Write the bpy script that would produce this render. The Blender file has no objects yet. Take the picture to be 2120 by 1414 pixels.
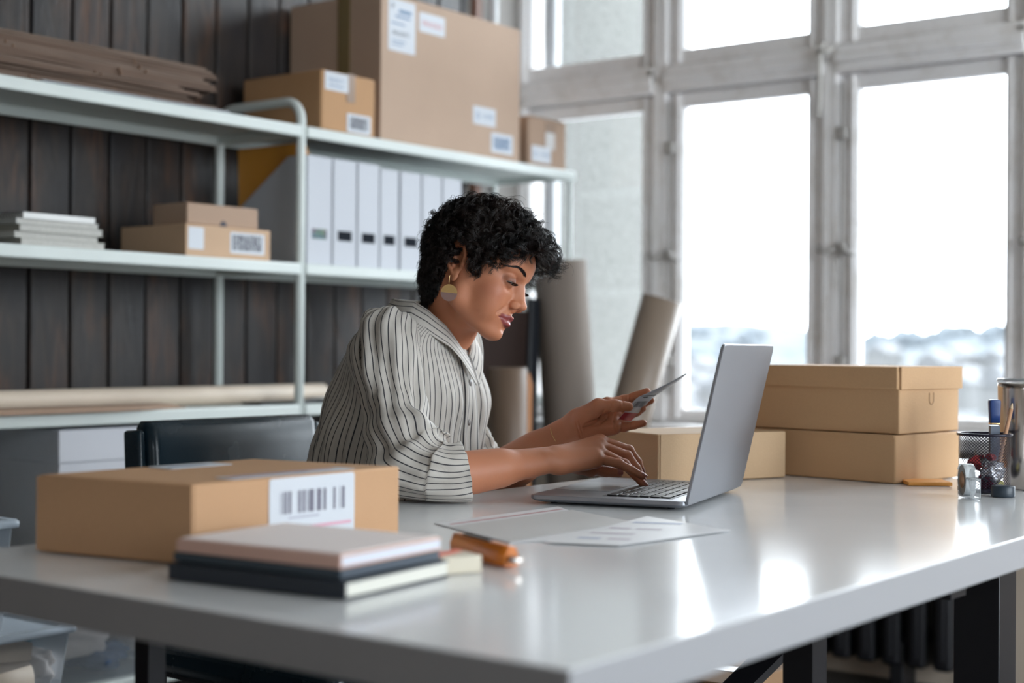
import bpy, bmesh, math, random
import numpy as np
from mathutils import Vector, Matrix, Euler

# ------------------------------------------------------------------ camera
SC = bpy.context.scene
COL = SC.collection
FPX = 3100.0
CAMZ = 0.99
AZ = math.radians(37.2)
cam_d = bpy.data.cameras.new('camera')
cam = bpy.data.objects.new('camera', cam_d)
COL.objects.link(cam)
cam_d.sensor_fit = 'HORIZONTAL'
cam_d.sensor_width = 36.0
cam_d.lens = FPX * 36.0 / 2120.0
_fw = Vector((math.cos(AZ), math.sin(AZ), 0)); _rt = Vector((math.sin(AZ), -math.cos(AZ), 0)); _up = Vector((0, 0, 1))
_pit = math.atan(11 / FPX); _rho = 0.007
_f = _fw * math.cos(_pit) + _up * math.sin(_pit)
_u = _up * math.cos(_pit) - _fw * math.sin(_pit)
_r3 = _rt * math.cos(_rho) + _u * math.sin(_rho)
_u3 = _u * math.cos(_rho) - _rt * math.sin(_rho)
cam.matrix_world = Matrix(((_r3.x, _u3.x, -_f.x, 0), (_r3.y, _u3.y, -_f.y, 0), (_r3.z, _u3.z, -_f.z, CAMZ), (0, 0, 0, 1)))
cam_d.dof.use_dof = True
cam_d.dof.focus_distance = 2.36
cam_d.dof.aperture_fstop = 2.6
cam_d.dof.aperture_blades = 0
cam_d.clip_start = 0.05
cam_d.clip_end = 5000
SC.camera = cam

# ------------------------------------------------------------------ world + exposure
SC.view_settings.view_transform = 'Standard'
SC.view_settings.look = 'None'
SC.view_settings.gamma = 1.0
SC.view_settings.use_curve_mapping = False
SC.view_settings.exposure = 1.38
wd = bpy.data.worlds.new('overcast_sky'); SC.world = wd
wd.use_nodes = True
_bg = wd.node_tree.nodes['Background']
_bg.inputs['Color'].default_value = (0.85, 0.935, 1.0, 1)
_bg.inputs['Strength'].default_value = 4.6
SC.cycles.use_denoising = True
SC.cycles.max_bounces = 10
SC.cycles.diffuse_bounces = 5
SC.cycles.transparent_max_bounces = 24
SC.cycles.sample_clamp_indirect = 6.0
SC.cycles.caustics_reflective = False
SC.cycles.caustics_refractive = False

# window grid of the right-hand wall (glass plane x = WX)
WX = 4.35
PANES = [(2.735, 3.212), (2.12, 2.574), (1.491, 1.948), (0.862, 1.319), (0.233, 0.690)]
Z0, Z1, Z2, Z3 = 0.785, 1.797, 1.99, 2.62
# sky portals: they only tell the renderer where the windows are
for (ya, yb) in ((2.735, 3.212), (0.233, 2.574)):
    pl = bpy.data.lights.new('window_portal', 'AREA'); pl.shape = 'RECTANGLE'
    pl.size = Z3 - Z0; pl.size_y = yb - ya
    pl.cycles.is_portal = True
    po = bpy.data.objects.new('window_portal', pl); COL.objects.link(po)
    po.location = (WX + 0.10, (ya + yb) / 2, (Z0 + Z3) / 2)
    po.rotation_euler = (0, math.radians(90), 0)

pl = bpy.data.lights.new('window_portal', 'AREA'); pl.shape = 'RECTANGLE'; pl.size = 3.9; pl.size_y = 2.4; pl.cycles.is_portal = True
po = bpy.data.objects.new('window_portal', pl); COL.objects.link(po); po.location = (2.2, -3.12, 1.65); po.rotation_euler = (math.radians(90), 0, 0)
pl = bpy.data.lights.new('window_portal', 'AREA'); pl.shape = 'RECTANGLE'; pl.size = .8; pl.size_y = .7; pl.cycles.is_portal = True
po = bpy.data.objects.new('window_portal', pl); COL.objects.link(po); po.location = (-2.32, -1.4, 1.6); po.rotation_euler = (0, math.radians(-90), 0)
# ------------------------------------------------------------------ materials
def srgb(r, g, b):
    def c(v):
        v /= 255.0
        return v / 12.92 if v <= 0.04045 else ((v + 0.055) / 1.055) ** 2.4
    return (c(r), c(g), c(b), 1.0)

class N:
    """small node helper"""
    def __init__(s, name):
        s.m = bpy.data.materials.new(name); s.m.use_nodes = True
        s.t = s.m.node_tree; s.b = s.t.nodes['Principled BSDF']; s.out = s.t.nodes['Material Output']
    def n(s, ty, **kw):
        x = s.t.nodes.new(ty)
        for k, v in kw.items():
            if k in x.inputs.keys(): x.inputs[k].default_value = v
            else: setattr(x, k, v)
        return x
    def l(s, a, b): s.t.links.new(a, b)
    def math(s, op, a, b=None, c=None):
        x = s.t.nodes.new('ShaderNodeMath'); x.operation = op
        for i, v in enumerate((a, b, c)):
            if v is None: continue
            if isinstance(v, (int, float)): x.inputs[i].default_value = v
            else: s.l(v, x.inputs[i])
        return x.outputs[0]
    def mix(s, f, a, b):
        x = s.t.nodes.new('ShaderNodeMix'); x.data_type = 'RGBA'
        if isinstance(f, (int, float)): x.inputs[0].default_value = f
        else: s.l(f, x.inputs[0])
        for i, v in ((6, a), (7, b)):
            if isinstance(v, tuple): x.inputs[i].default_value = v
            else: s.l(v, x.inputs[i])
        return x.outputs[2]
    def ramp(s, f, stops):
        x = s.t.nodes.new('ShaderNodeValToRGB')
        e = x.color_ramp.elements
        while len(e) < len(stops): e.new(0.5)
        for i, (p, c) in enumerate(stops): e[i].position = p; e[i].color = c
        s.l(f, x.inputs[0]); return x.outputs[0]
    def base(s, c):
        if isinstance(c, tuple): s.b.inputs['Base Color'].default_value = c
        else: s.l(c, s.b.inputs['Base Color'])
    def bump(s, h, dist=0.001, strength=0.5):
        x = s.t.nodes.new('ShaderNodeBump'); x.inputs['Distance'].default_value = dist; x.inputs['Strength'].default_value = strength
        s.l(h, x.inputs['Height']); s.l(x.outputs[0], s.b.inputs['Normal'])

def mat(name, col, rough=0.5, metal=0.0, spec=0.5, var=0.0, scale=30.0, bump=0.0, coat=0.0):
    k = N(name)
    k.b.inputs['Roughness'].default_value = rough
    k.b.inputs['Metallic'].default_value = metal
    k.b.inputs['Specular IOR Level'].default_value = spec
    k.b.inputs['Coat Weight'].default_value = coat
    if var > 0 or bump > 0:
        co = k.n('ShaderNodeTexCoord')
        nz = k.n('ShaderNodeTexNoise', Scale=scale, Detail=4.0)
        k.l(co.outputs['Object'], nz.inputs['Vector'])
        if var > 0:
            a = tuple(min(1, c * (1 - var)) for c in col[:3]) + (1,); b = tuple(min(1, c * (1 + var)) for c in col[:3]) + (1,)
            k.base(k.mix(k.ramp(nz.outputs[0], [(0.3, (0, 0, 0, 1)), (0.7, (1, 1, 1, 1))]), a, b))
        else: k.base(col)
        if bump > 0: k.bump(nz.outputs[0], bump, 0.6)
    else: k.base(col)
    return k.m

def cardboard(name, col, rib=0.0):
    k = N(name); co = k.n('ShaderNodeTexCoord')
    n1 = k.n('ShaderNodeTexNoise', Scale=420.0, Detail=2.0); k.l(co.outputs['Object'], n1.inputs['Vector'])
    n2 = k.n('ShaderNodeTexNoise', Scale=7.0, Detail=3.0); k.l(co.outputs['Object'], n2.inputs['Vector'])
    f = k.math('ADD', k.math('MULTIPLY', n1.outputs[0], 0.6), k.math('MULTIPLY', n2.outputs[0], 0.5))
    a = tuple(c * 0.86 for c in col[:3]) + (1,); b = tuple(min(1, c * 1.12) for c in col[:3]) + (1,)
    k.base(k.mix(f, a, b))
    k.b.inputs['Roughness'].default_value = 0.72; k.b.inputs['Specular IOR Level'].default_value = 0.3
    h = n1.outputs[0]
    if rib > 0:
        sp = k.n('ShaderNodeSeparateXYZ'); k.l(co.outputs['Object'], sp.inputs[0])
        s1 = k.math('SINE', k.math('MULTIPLY', k.math('ADD', sp.outputs[0], sp.outputs[1]), 6.283 / rib))
        h = k.math('ADD', k.math('MULTIPLY', s1, 0.5), k.math('MULTIPLY', h, 0.4))
    k.bump(h, 0.0006, 0.5)
    return k.m

CB = cardboard('cardboard_kraft', (0.49, 0.295, 0.165, 1))
CB2 = cardboard('cardboard_pale', (0.50, 0.36, 0.27, 1), 0.012)
CB3 = cardboard('cardboard_warm', (0.50, 0.29, 0.15, 1), 0.011)
CBD = cardboard('cardboard_dark', (0.20, 0.115, 0.072, 1))
CBE = cardboard('cardboard_edge', (0.22, 0.13, 0.08, 1))
CBG = cardboard('cardboard_mailer', (0.42, 0.29, 0.21, 1))
KRAFT = mat('kraft_paper', (0.25, 0.19, 0.145, 1), 0.42, var=0.06, scale=9)
KRAFT2 = mat('kraft_paper_pale', (0.62, 0.52, 0.42, 1), 0.55, var=0.05, scale=9)
PAPER = mat('label_paper', (0.62, 0.65, 0.70, 1), 0.55)
PAPERW = mat('white_paper', (0.80, 0.80, 0.79, 1), 0.6, var=0.03, scale=12)
INK = mat('black_ink', (0.04, 0.04, 0.06, 1), 0.6)
INKB = mat('blue_ink', (0.12, 0.22, 0.38, 1), 0.6)
INKR = mat('red_ink', (0.62, 0.16, 0.17, 1), 0.6)
INKP = mat('pink_ink', (0.68, 0.36, 0.46, 1), 0.6)
DARKRED = mat('dark_red_print', (0.36, 0.035, 0.05, 1), 0.45)
TAPE = mat('packing_tape', (0.23, 0.17, 0.08, 1), 0.25)
TAPEB = mat('brown_tape', (0.26, 0.16, 0.10, 1), 0.3)
SHELFM = mat('white_powder_coat', (0.66, 0.71, 0.69, 1), 0.38, var=0.03, scale=5)
BINDW = mat('white_binder_board', (0.53, 0.55, 0.60, 1), 0.5)
BINDS = mat('binder_label_slot', (0.012, 0.015, 0.022, 1), 0.8, spec=.1)
ORANGEF = mat('orange_binder_board', (0.62, 0.27, 0.035, 1), 0.5)
BLACKM = mat('black_steel', (0.012, 0.012, 0.016, 1), 0.4)
BLACKP = mat('black_plastic', (0.015, 0.017, 0.022, 1), 0.35)
LEATHER = N('black_leather')
_k = LEATHER; _c = _k.n('ShaderNodeTexCoord'); _n = _k.n('ShaderNodeTexVoronoi', Scale=420.0); _k.l(_c.outputs['Object'], _n.inputs['Vector'])
_n2 = _k.n('ShaderNodeTexNoise', Scale=14.0, Detail=4.0); _k.l(_c.outputs['Object'], _n2.inputs['Vector'])
_k.b.inputs['Specular IOR Level'].default_value = .4; _k.base((0.008, 0.020, 0.030, 1)); _k.l(_k.math('ADD', _k.math('MULTIPLY', _n2.outputs[0], 0.22), 0.14), _k.b.inputs['Roughness'])
_k.bump(_k.math('ADD', _k.math('MULTIPLY', _n.outputs[0], 0.25), _n2.outputs[0]), 0.0012, 0.35)
LEATHER = _k.m
GRAYBOX = mat('grey_white_board', (0.60, 0.61, 0.66, 1), 0.55)
WALLP = mat('wall_paint', (0.64, 0.54, 0.44, 1), 0.8, var=0.05, scale=2)
FLOORM = mat('floor_boards', (0.045, 0.04, 0.037, 1), 0.45, var=0.3, scale=3)
CEILM = mat('ceiling_paint', (0.64, 0.60, 0.54, 1), 0.85)
ALU = mat('space_grey_aluminium', (0.30, 0.31, 0.34, 1), 0.38, metal=0.85)
STEEL = mat('brushed_steel', (0.55, 0.50, 0.46, 1), 0.22, metal=1.0)
GOLD = mat('gold_metal', (0.85, 0.60, 0.28, 1), 0.25, metal=1.0)

def worn_paint():
    k = N('worn_window_paint'); co = k.n('ShaderNodeTexCoord')
    n1 = k.n('ShaderNodeTexNoise', Scale=9.0, Detail=7.0, Roughness=0.65); k.l(co.outputs['Object'], n1.inputs['Vector'])
    n2 = k.n('ShaderNodeTexNoise', Scale=60.0, Detail=4.0); k.l(co.outputs['Object'], n2.inputs['Vector'])
    c = k.mix(k.ramp(n1.outputs[0], [(0.36, (0, 0, 0, 1)), (0.5, (1, 1, 1, 1))]), (0.78, 0.75, 0.73, 1), (0.88, 0.86, 0.86, 1))
    c = k.mix(k.ramp(n2.outputs[0], [(0.70, (0, 0, 0, 1)), (0.78, (1, 1, 1, 1))]), c, (0.42, 0.39, 0.37, 1))
    k.base(c); k.b.inputs['Roughness'].default_value = 0.5
    k.bump(n1.outputs[0], 0.002, 0.3); return k.m
WPAINT = worn_paint()

def table_white():
    k = N('white_laminate'); k.base((0.86, 0.88, 0.90, 1)); k.b.inputs['Roughness'].default_value = 0.13
    k.b.inputs['Specular IOR Level'].default_value = 0.55
    co = k.n('ShaderNodeTexCoord'); n1 = k.n('ShaderNodeTexNoise', Scale=5.0, Detail=3.0); k.l(co.outputs['Object'], n1.inputs['Vector'])
    k.l(k.math('ADD', k.math('MULTIPLY', n1.outputs[0], 0.08), 0.10), k.b.inputs['Roughness'])
    return k.m
TABLEM = table_white()
TABLEE = mat('laminate_edge_band', (0.42, 0.42, 0.44, 1), 0.35)

def glass_pane():
    k = N('window_glass')
    tr = k.n('ShaderNodeBsdfTransparent'); gl = k.n('ShaderNodeBsdfGlossy'); gl.inputs['Roughness'].default_value = 0.02
    fr = k.n('ShaderNodeFresnel'); fr.inputs['IOR'].default_value = 1.3
    mx = k.n('ShaderNodeMixShader'); k.l(fr.outputs[0], mx.inputs[0]); k.l(tr.outputs[0], mx.inputs[1]); k.l(gl.outputs[0], mx.inputs[2])
    k.l(mx.outputs[0], k.out.inputs['Surface']); return k.m
GLASS = glass_pane()

def clear_plastic(name, tint, alpha, rough=0.15):
    k = N(name); tr = k.n('ShaderNodeBsdfTransparent')
    k.base(tint); k.b.inputs['Roughness'].default_value = rough
    fr = k.n('ShaderNodeFresnel'); fr.inputs['IOR'].default_value = 1.45
    f = k.math('ADD', k.math('MULTIPLY', fr.outputs[0], 0.8), alpha)
    mx = k.n('ShaderNodeMixShader'); k.l(f, mx.inputs[0]); k.l(tr.outputs[0], mx.inputs[1]); k.l(k.b.outputs[0], mx.inputs[2])
    k.l(mx.outputs[0], k.out.inputs['Surface']); return k.m
BINP = clear_plastic('clear_bin_plastic', (0.80, 0.86, 0.92, 1), 0.13)
LIDP = clear_plastic('frosted_lid_plastic', (0.72, 0.80, 0.88, 1), 0.36, 0.3)
CLEARP = clear_plastic('clear_plastic', (0.75, 0.78, 0.80, 1), 0.12, 0.08)
BAGP = clear_plastic('clear_bag_film', (0.70, 0.70, 0.74, 1), 0.45, 0.2)

# ------------------------------------------------------------------ mesh helpers
def tag(o, label=None, cat=None, group=None, kind=None):
    if label: o['label'] = label
    if cat: o['category'] = cat
    if group: o['group'] = group
    if kind: o['kind'] = kind
    return o

def link(name, me, parent=None):
    o = bpy.data.objects.new(name, me); COL.objects.link(o)
    if parent is not None: o.parent = parent
    return o

def empty(name, loc=(0, 0, 0), rz=0.0, label=None, cat=None, group=None):
    o = bpy.data.objects.new(name, None); COL.objects.link(o)
    o.empty_display_size = 0.05
    o.location = loc; o.rotation_euler = (0, 0, rz)
    tag(o, label, cat, group); return o

class MB:
    def __init__(s): s.bm = bmesh.new(); s.mats = []
    def _mi(s, m):
        if m not in s.mats: s.mats.append(m)
        return s.mats.index(m)
    def box(s, c, d, m, bev=0.0, rot=None, seg=2, taper=None):
        """box centred c with sizes d; rot = Euler tuple; taper=(sx,sy) scale of the bottom"""
        r = bmesh.ops.create_cube(s.bm, size=1.0)['verts']
        for v in r:
            if taper and v.co.z < 0: v.co.x *= taper[0]; v.co.y *= taper[1]
            v.co = Vector((v.co.x * d[0], v.co.y * d[1], v.co.z * d[2]))
        M = Matrix.Translation(c) @ (Euler(rot).to_matrix().to_4x4() if rot else Matrix.Identity(4))
        bmesh.ops.transform(s.bm, matrix=M, verts=r)
        fs = set(f for v in r for f in v.link_faces)
        for f in fs: f.material_index = s._mi(m)
        if bev > 0:
            es = list(set(e for v in r for e in v.link_edges))
            g = bmesh.ops.bevel(s.bm, geom=es, offset=bev, segments=seg, affect='EDGES', profile=0.5)
            for f in g['faces']: f.material_index = s._mi(m); f.smooth = True
        return s
    def bb(s, a, b, m, bev=0.0, seg=2):
        c = [(x + y) / 2 for x, y in zip(a, b)]; d = [abs(y - x) for x, y in zip(a, b)]
        return s.box(c, d, m, bev, seg=seg)
    def quad(s, pts, m):
        vs = [s.bm.verts.new(p) for p in pts]; f = s.bm.faces.new(vs); f.material_index = s._mi(m); return s
    def loft(s, rings, m, cap=True, closed=True, smooth=True):
        mi = s._mi(m); R = [[s.bm.verts.new(p) for p in r] for r in rings]; n = len(R[0])
        for a, b in zip(R[:-1], R[1:]):
            for i in range(n if closed else n - 1):
                j = (i + 1) % n
                f = s.bm.faces.new((a[i], a[j], b[j], b[i])); f.material_index = mi; f.smooth = smooth
        if cap and closed:
            for r, rev in ((R[0], True), (R[-1], False)):
                f = s.bm.faces.new(list(reversed(r)) if rev else r); f.material_index = mi
        return s
    def tube(s, pts, rad, m, n=10, cap=True):
        pts = [Vector(p) for p in pts]
        if isinstance(rad, (int, float)): rad = [rad] * len(pts)
        rings = []; prev = None
        for i, p in enumerate(pts):
            t = (pts[min(i + 1, len(pts) - 1)] - pts[max(i - 1, 0)]).normalized()
            if prev is None:
                a = Vector((0, 0, 1)) if abs(t.z) < 0.9 else Vector((1, 0, 0))
                u = t.cross(a).normalized()
            else: u = (prev - t * prev.dot(t)).normalized()
            prev = u; w = t.cross(u)
            rings.append([p + (u * math.cos(2 * math.pi * k / n) + w * math.sin(2 * math.pi * k / n)) * rad[i] for k in range(n)])
        return s.loft(rings, m, cap)
    def lathe(s, prof, c, m, n=32, smooth=True, cap=True):
        rings = [[Vector((c[0] + r * math.cos(2 * math.pi * k / n), c[1] + r * math.sin(2 * math.pi * k / n), c[2] + z)) for k in range(n)] for r, z in prof]
        return s.loft(rings, m, cap, smooth=smooth)
    def prism(s, poly, ax, a, b, m, bev=0.0):
        """extrude 2D poly along axis ax from a to b (poly coords are the other two axes in order)"""
        def P(p, t):
            q = list(p); q.insert(ax, t); return Vector(q)
        mi = s._mi(m); A = [s.bm.verts.new(P(p, a)) for p in poly]; B = [s.bm.verts.new(P(p, b)) for p in poly]; n = len(poly)
        fs = [s.bm.faces.new(A), s.bm.faces.new(list(reversed(B)))]
        for i in range(n): fs.append(s.bm.faces.new((A[i], B[i], B[(i + 1) % n], A[(i + 1) % n])))
        for f in fs: f.material_index = mi
        if bev > 0:
            es = list(set(e for f in fs for e in f.edges))
            g = bmesh.ops.bevel(s.bm, geom=es, offset=bev, segments=2, affect='EDGES', profile=0.5)
            for f in g['faces']: f.material_index = mi; f.smooth = True
        return s
    def text(s, body, origin, ux, uz, size, m, lift=0.0004, width=None):
        """flat lettering in the plane (ux, uz) starting at origin"""
        cu = bpy.data.curves.new('t', 'FONT'); cu.body = body; cu.size = 1.0; cu.fill_mode = 'FRONT'
        o = bpy.data.objects.new('t', cu); COL.objects.link(o)
        dg = bpy.context.evaluated_depsgraph_get(); me = bpy.data.meshes.new_from_object(o.evaluated_get(dg))
        bpy.data.objects.remove(o); bpy.data.curves.remove(cu)
        ux = Vector(ux).normalized(); uz = Vector(uz).normalized(); nn = ux.cross(uz)
        if len(me.vertices):
            w = max(v.co.x for v in me.vertices); sx = size if width is None else width / w
            vs = [s.bm.verts.new(Vector(origin) + ux * v.co.x * sx + uz * v.co.y * size + nn * lift) for v in me.vertices]
            mi = s._mi(m)
            for p in me.polygons:
                try: f = s.bm.faces.new([vs[i] for i in p.vertices]); f.material_index = mi
                except ValueError: pass
        bpy.data.meshes.remove(me); return s
    def build(s, name, parent=None, smooth=None, recalc=True):
        me = bpy.data.meshes.new(name)
        if recalc: bmesh.ops.recalc_face_normals(s.bm, faces=s.bm.faces)
        if smooth is not None:
            for f in s.bm.faces: f.smooth = smooth
        s.bm.to_mesh(me); s.bm.free()
        for m in s.mats: me.materials.append(m)
        return link(name, me, parent)

def sticker(name, parent, o, ux, uz, w, h, content=(), t=0.0006, m=None, rnd=0.004):
    """paper label: lower-left corner o, axes ux (right) uz (up), size w x h; content entries drawn on it"""
    ux = Vector(ux).normalized(); uz = Vector(uz).normalized(); n = ux.cross(uz); o = Vector(o)
    b = MB(); mi = b._mi(m or PAPER)
    pts = []
    for (cx, cy, a0) in ((w - rnd, rnd, -90), (w - rnd, h - rnd, 0), (rnd, h - rnd, 90), (rnd, rnd, 180)):
        for k in range(4):
            a = math.radians(a0 + 30 * k); pts.append((cx + rnd * math.cos(a), cy + rnd * math.sin(a)))
    top = [b.bm.verts.new(o + ux * x + uz * y + n * t) for x, y in pts]; bot = [b.bm.verts.new(o + ux * x + uz * y) for x, y in pts]
    b.bm.faces.new(top)
    for i in range(len(pts)): b.bm.faces.new((bot[i], bot[(i + 1) % len(pts)], top[(i + 1) % len(pts)], top[i]))
    for c in content:
        if c[0] == 'text': b.text(c[1], o + ux * c[2] + uz * c[3] + n * t, ux, uz, c[4], c[5], width=c[6] if len(c) > 6 else None)
        elif c[0] == 'bar':
            x, y, ww, hh, mm = c[1:]; q = o + n * (t + 0.0004)
            b.quad([q + ux * x + uz * y, q + ux * (x + ww) + uz * y, q + ux * (x + ww) + uz * (y + hh), q + ux * x + uz * (y + hh)], mm)
        elif c[0] == 'code':
            x, y, ww, hh, mm, seed, n_ = c[1:]; rr = random.Random(seed); q = o + n * (t + 0.0004)
            cuts = sorted(rr.random() for _ in range(2 * n_))
            for i in range(0, 2 * n_, 2):
                a, e = x + ww * cuts[i], x + ww * cuts[i + 1]
                if e - a < ww * 0.006: e = a + ww * 0.006
                b.quad([q + ux * a + uz * y, q + ux * e + uz * y, q + ux * e + uz * (y + hh), q + ux * a + uz * (y + hh)], mm)
        elif c[0] == 'stack':   # stacked bar code
            x, y, ww, hh, mm, seed, rows = c[1:]; rr = random.Random(seed); q = o + n * (t + 0.0004)
            for (bx, bw) in ((0, .05), (.93, .05)):
                b.quad([q + ux * (x + ww * bx) + uz * y, q + ux * (x + ww * (bx + bw)) + uz * y, q + ux * (x + ww * (bx + bw)) + uz * (y + hh), q + ux * (x + ww * bx) + uz * (y + hh)], mm)
            for r in range(rows):
                y0 = y + hh * r / rows; y1 = y + hh * (r + 1) / rows; p = 0.09
                while p < 0.88:
                    e = p + rr.uniform(.015, .05)
                    b.quad([q + ux * (x + ww * p) + uz * y0, q + ux * (x + ww * e) + uz * y0, q + ux * (x + ww * e) + uz * y1, q + ux * (x + ww * p) + uz * y1], mm)
                    p = e + rr.uniform(.012, .04)
    ob = b.build(name, parent, recalc=False)
    return ob
# ================================================================== THE ROOM
def struct(name, mb, parent=None):
    o = mb.build(name, parent)
    if parent is None: o['kind'] = 'structure'
    return o

RX0, RY0, RZ = -2.2, -3.0, 3.0
WY = 3.25     # wooden wall plane
struct('floor', MB().bb((RX0, RY0, -0.1), (WX + 0.25, WY + 0.1, 0), FLOORM))
struct('ceiling', MB().bb((RX0, RY0, RZ), (WX + 0.25, WY + 0.1, RZ + 0.1), CEILM))
BW = (-1.75, -1.05, 1.2, 2.0)
struct('wall_back', MB().bb((RX0 - 0.1, RY0, 0), (RX0, BW[0], RZ), WALLP).bb((RX0 - 0.1, BW[1], 0), (RX0, WY + 0.1, RZ), WALLP).bb((RX0 - 0.1, BW[0], 0), (RX0, BW[1], BW[2]), WALLP).bb((RX0 - 0.1, BW[0], BW[3]), (RX0, BW[1], RZ), WALLP))
NEARW = [(0.3, 1.45), (1.75, 2.9), (3.0, 4.15)]
_b = MB(); _b.bb((RX0, RY0 - 0.1, 0), (WX + 0.25, RY0, 0.45), WALLP); _b.bb((RX0, RY0 - 0.1, 2.85), (WX + 0.25, RY0, RZ), WALLP)
_b.bb((RX0, RY0 - 0.1, 0.45), (0.3, RY0, 2.85), WALLP); _b.bb((4.15, RY0 - 0.1, 0.45), (WX + 0.25, RY0, 2.85), WALLP)
for (p, q) in zip(NEARW[:-1], NEARW[1:]): _b.bb((p[1], RY0 - 0.1, 0.45), (q[0], RY0, 2.85), WALLP)
struct('wall_near', _b)

def plank_mat():
    k = N('stained_planks'); g = k.n('ShaderNodeNewGeometry'); sp = k.n('ShaderNodeSeparateXYZ'); k.l(g.outputs['Position'], sp.inputs[0])
    pid = k.math('FLOOR', k.math('DIVIDE', k.math('SUBTRACT', sp.outputs[0], 2.268), 0.1225))
    wn = k.n('ShaderNodeTexWhiteNoise', noise_dimensions='1D'); k.l(pid, wn.inputs['W'])
    cv = k.n('ShaderNodeCombineXYZ')
    k.l(k.math('ADD', k.math('MULTIPLY', sp.outputs[0], 9.0), k.math('MULTIPLY', wn.outputs[0], 31.0)), cv.inputs[0])
    k.l(k.math('MULTIPLY', wn.outputs[0], 17.0), cv.inputs[1]); k.l(k.math('MULTIPLY', sp.outputs[2], 1.1), cv.inputs[2])
    n1 = k.n('ShaderNodeTexNoise', Scale=1.6, Detail=5.0, Distortion=0.6); k.l(cv.outputs[0], n1.inputs['Vector'])
    # cathedral grain: rings of a distorted field
    rings = k.math('SINE', k.math('MULTIPLY', n1.outputs[0], 46.0))
    cv2 = k.n('ShaderNodeCombineXYZ'); k.l(k.math('MULTIPLY', sp.outputs[0], 260.0), cv2.inputs[0]); k.l(k.math('MULTIPLY', sp.outputs[2], 6.0), cv2.inputs[2])
    n2 = k.n('ShaderNodeTexNoise', Scale=1.0, Detail=3.0); k.l(cv2.outputs[0], n2.inputs['Vector'])
    cv3 = k.n('ShaderNodeCombineXYZ'); k.l(k.math('ADD', k.math('MULTIPLY', sp.outputs[0], 2.5), k.math('MULTIPLY', wn.outputs[0], 9.0)), cv3.inputs[0]); k.l(sp.outputs[2], cv3.inputs[2])
    n3 = k.n('ShaderNodeTexNoise', Scale=3.0, Detail=4.0); k.l(cv3.outputs[0], n3.inputs['Vector'])
    c = k.ramp(n3.outputs[0], [(0.35, (0.014, 0.014, 0.019, 1)), (0.50, (0.034, 0.025, 0.021, 1)), (0.64, (0.105, 0.045, 0.022, 1))])
    c = k.mix(k.math('MULTIPLY', k.math('ADD', rings, 1.0), 0.36), c, (0.010, 0.010, 0.012, 1))
    c = k.mix(k.math('MULTIPLY', n2.outputs[0], 0.45), c, (0.055, 0.044, 0.038, 1))
    c = k.mix(k.math('MULTIPLY', wn.outputs[0], 0.35), c, (0.03, 0.027, 0.028, 1))
    k.base(c)
    k.l(k.math('ADD', k.math('MULTIPLY', n2.outputs[0], 0.2), 0.25), k.b.inputs['Roughness'])
    k.b.inputs['Specular IOR Level'].default_value = 0.32
    k.bump(k.math('ADD', n2.outputs[0], k.math('MULTIPLY', rings, 0.25)), 0.0012, 0.6)
    return k.m
PLANK = plank_mat()
b = MB(); x = 2.268 - 0.1225 * 37
b.bb((RX0, WY + 0.012, 0), (4.02, WY + 0.1, RZ), mat('plank_gap', (0.008, 0.007, 0.008, 1), 0.9))
rr = random.Random(3)
while x < 4.0:
    b.bb((x + 0.004, WY + rr.uniform(-.0015, .0015), 0), (min(x + 0.1185, 4.015), WY + 0.03, RZ), PLANK, 0.004)
    x += 0.1225
struct('wall_left', b)
_w = bpy.data.objects['wall_left']; b = MB()
b.tube([(2.530 + .020 * math.sin(a) , WY - .0005, 2.062 + .045 * math.cos(a)) for a in [math.pi * k / 10 for k in range(11)]], [.003, .008, .011, .012, .012, .012, .012, .011, .010, .007, .003], mat('knot_hole', (.006, .005, .005, 1), .9), 8)
b.build('knot_hole', _w)
struct('trim_1', MB().bb((4.035, WY - 0.02, 0), (4.075, WY + 0.1, RZ), mat('brown_painted_batten', (0.16, 0.055, 0.022, 1), 0.45), 0.004))
struct('trim_2', MB().tube([(4.12, WY - 0.03, 0), (4.12, WY - 0.03, RZ)], 0.018, mat('white_pipe_paint', (0.7, 0.72, 0.74, 1), 0.3), 16))
struct('wall_corner', MB().bb((4.02, WY + 0.002, 0), (WX + 0.25, WY + 0.1, RZ), mat('grey_plaster', (0.33, 0.31, 0.29, 1), 0.8, var=0.1, scale=6)))

# window wall: parapet, head, and the panel beyond the last window
b = MB(); YL = .155
b.bb((WX - 0.06, RY0, 0), (WX + 0.25, WY, Z0 - 0.045), WALLP)
b.bb((WX - 0.06, RY0, Z3 + 0.05), (WX + 0.25, WY, RZ), WALLP)
b.bb((WX - 0.06, RY0, Z0 - 0.05), (WX + 0.25, YL, Z3 + 0.06), WALLP)
struct('wall_window', b)
struct('trim_3', MB().bb((WX - 0.22, YL, Z0 - 0.085), (WX - 0.02, WY, Z0 - 0.045), WPAINT, 0.006))   # inner sill board

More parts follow.
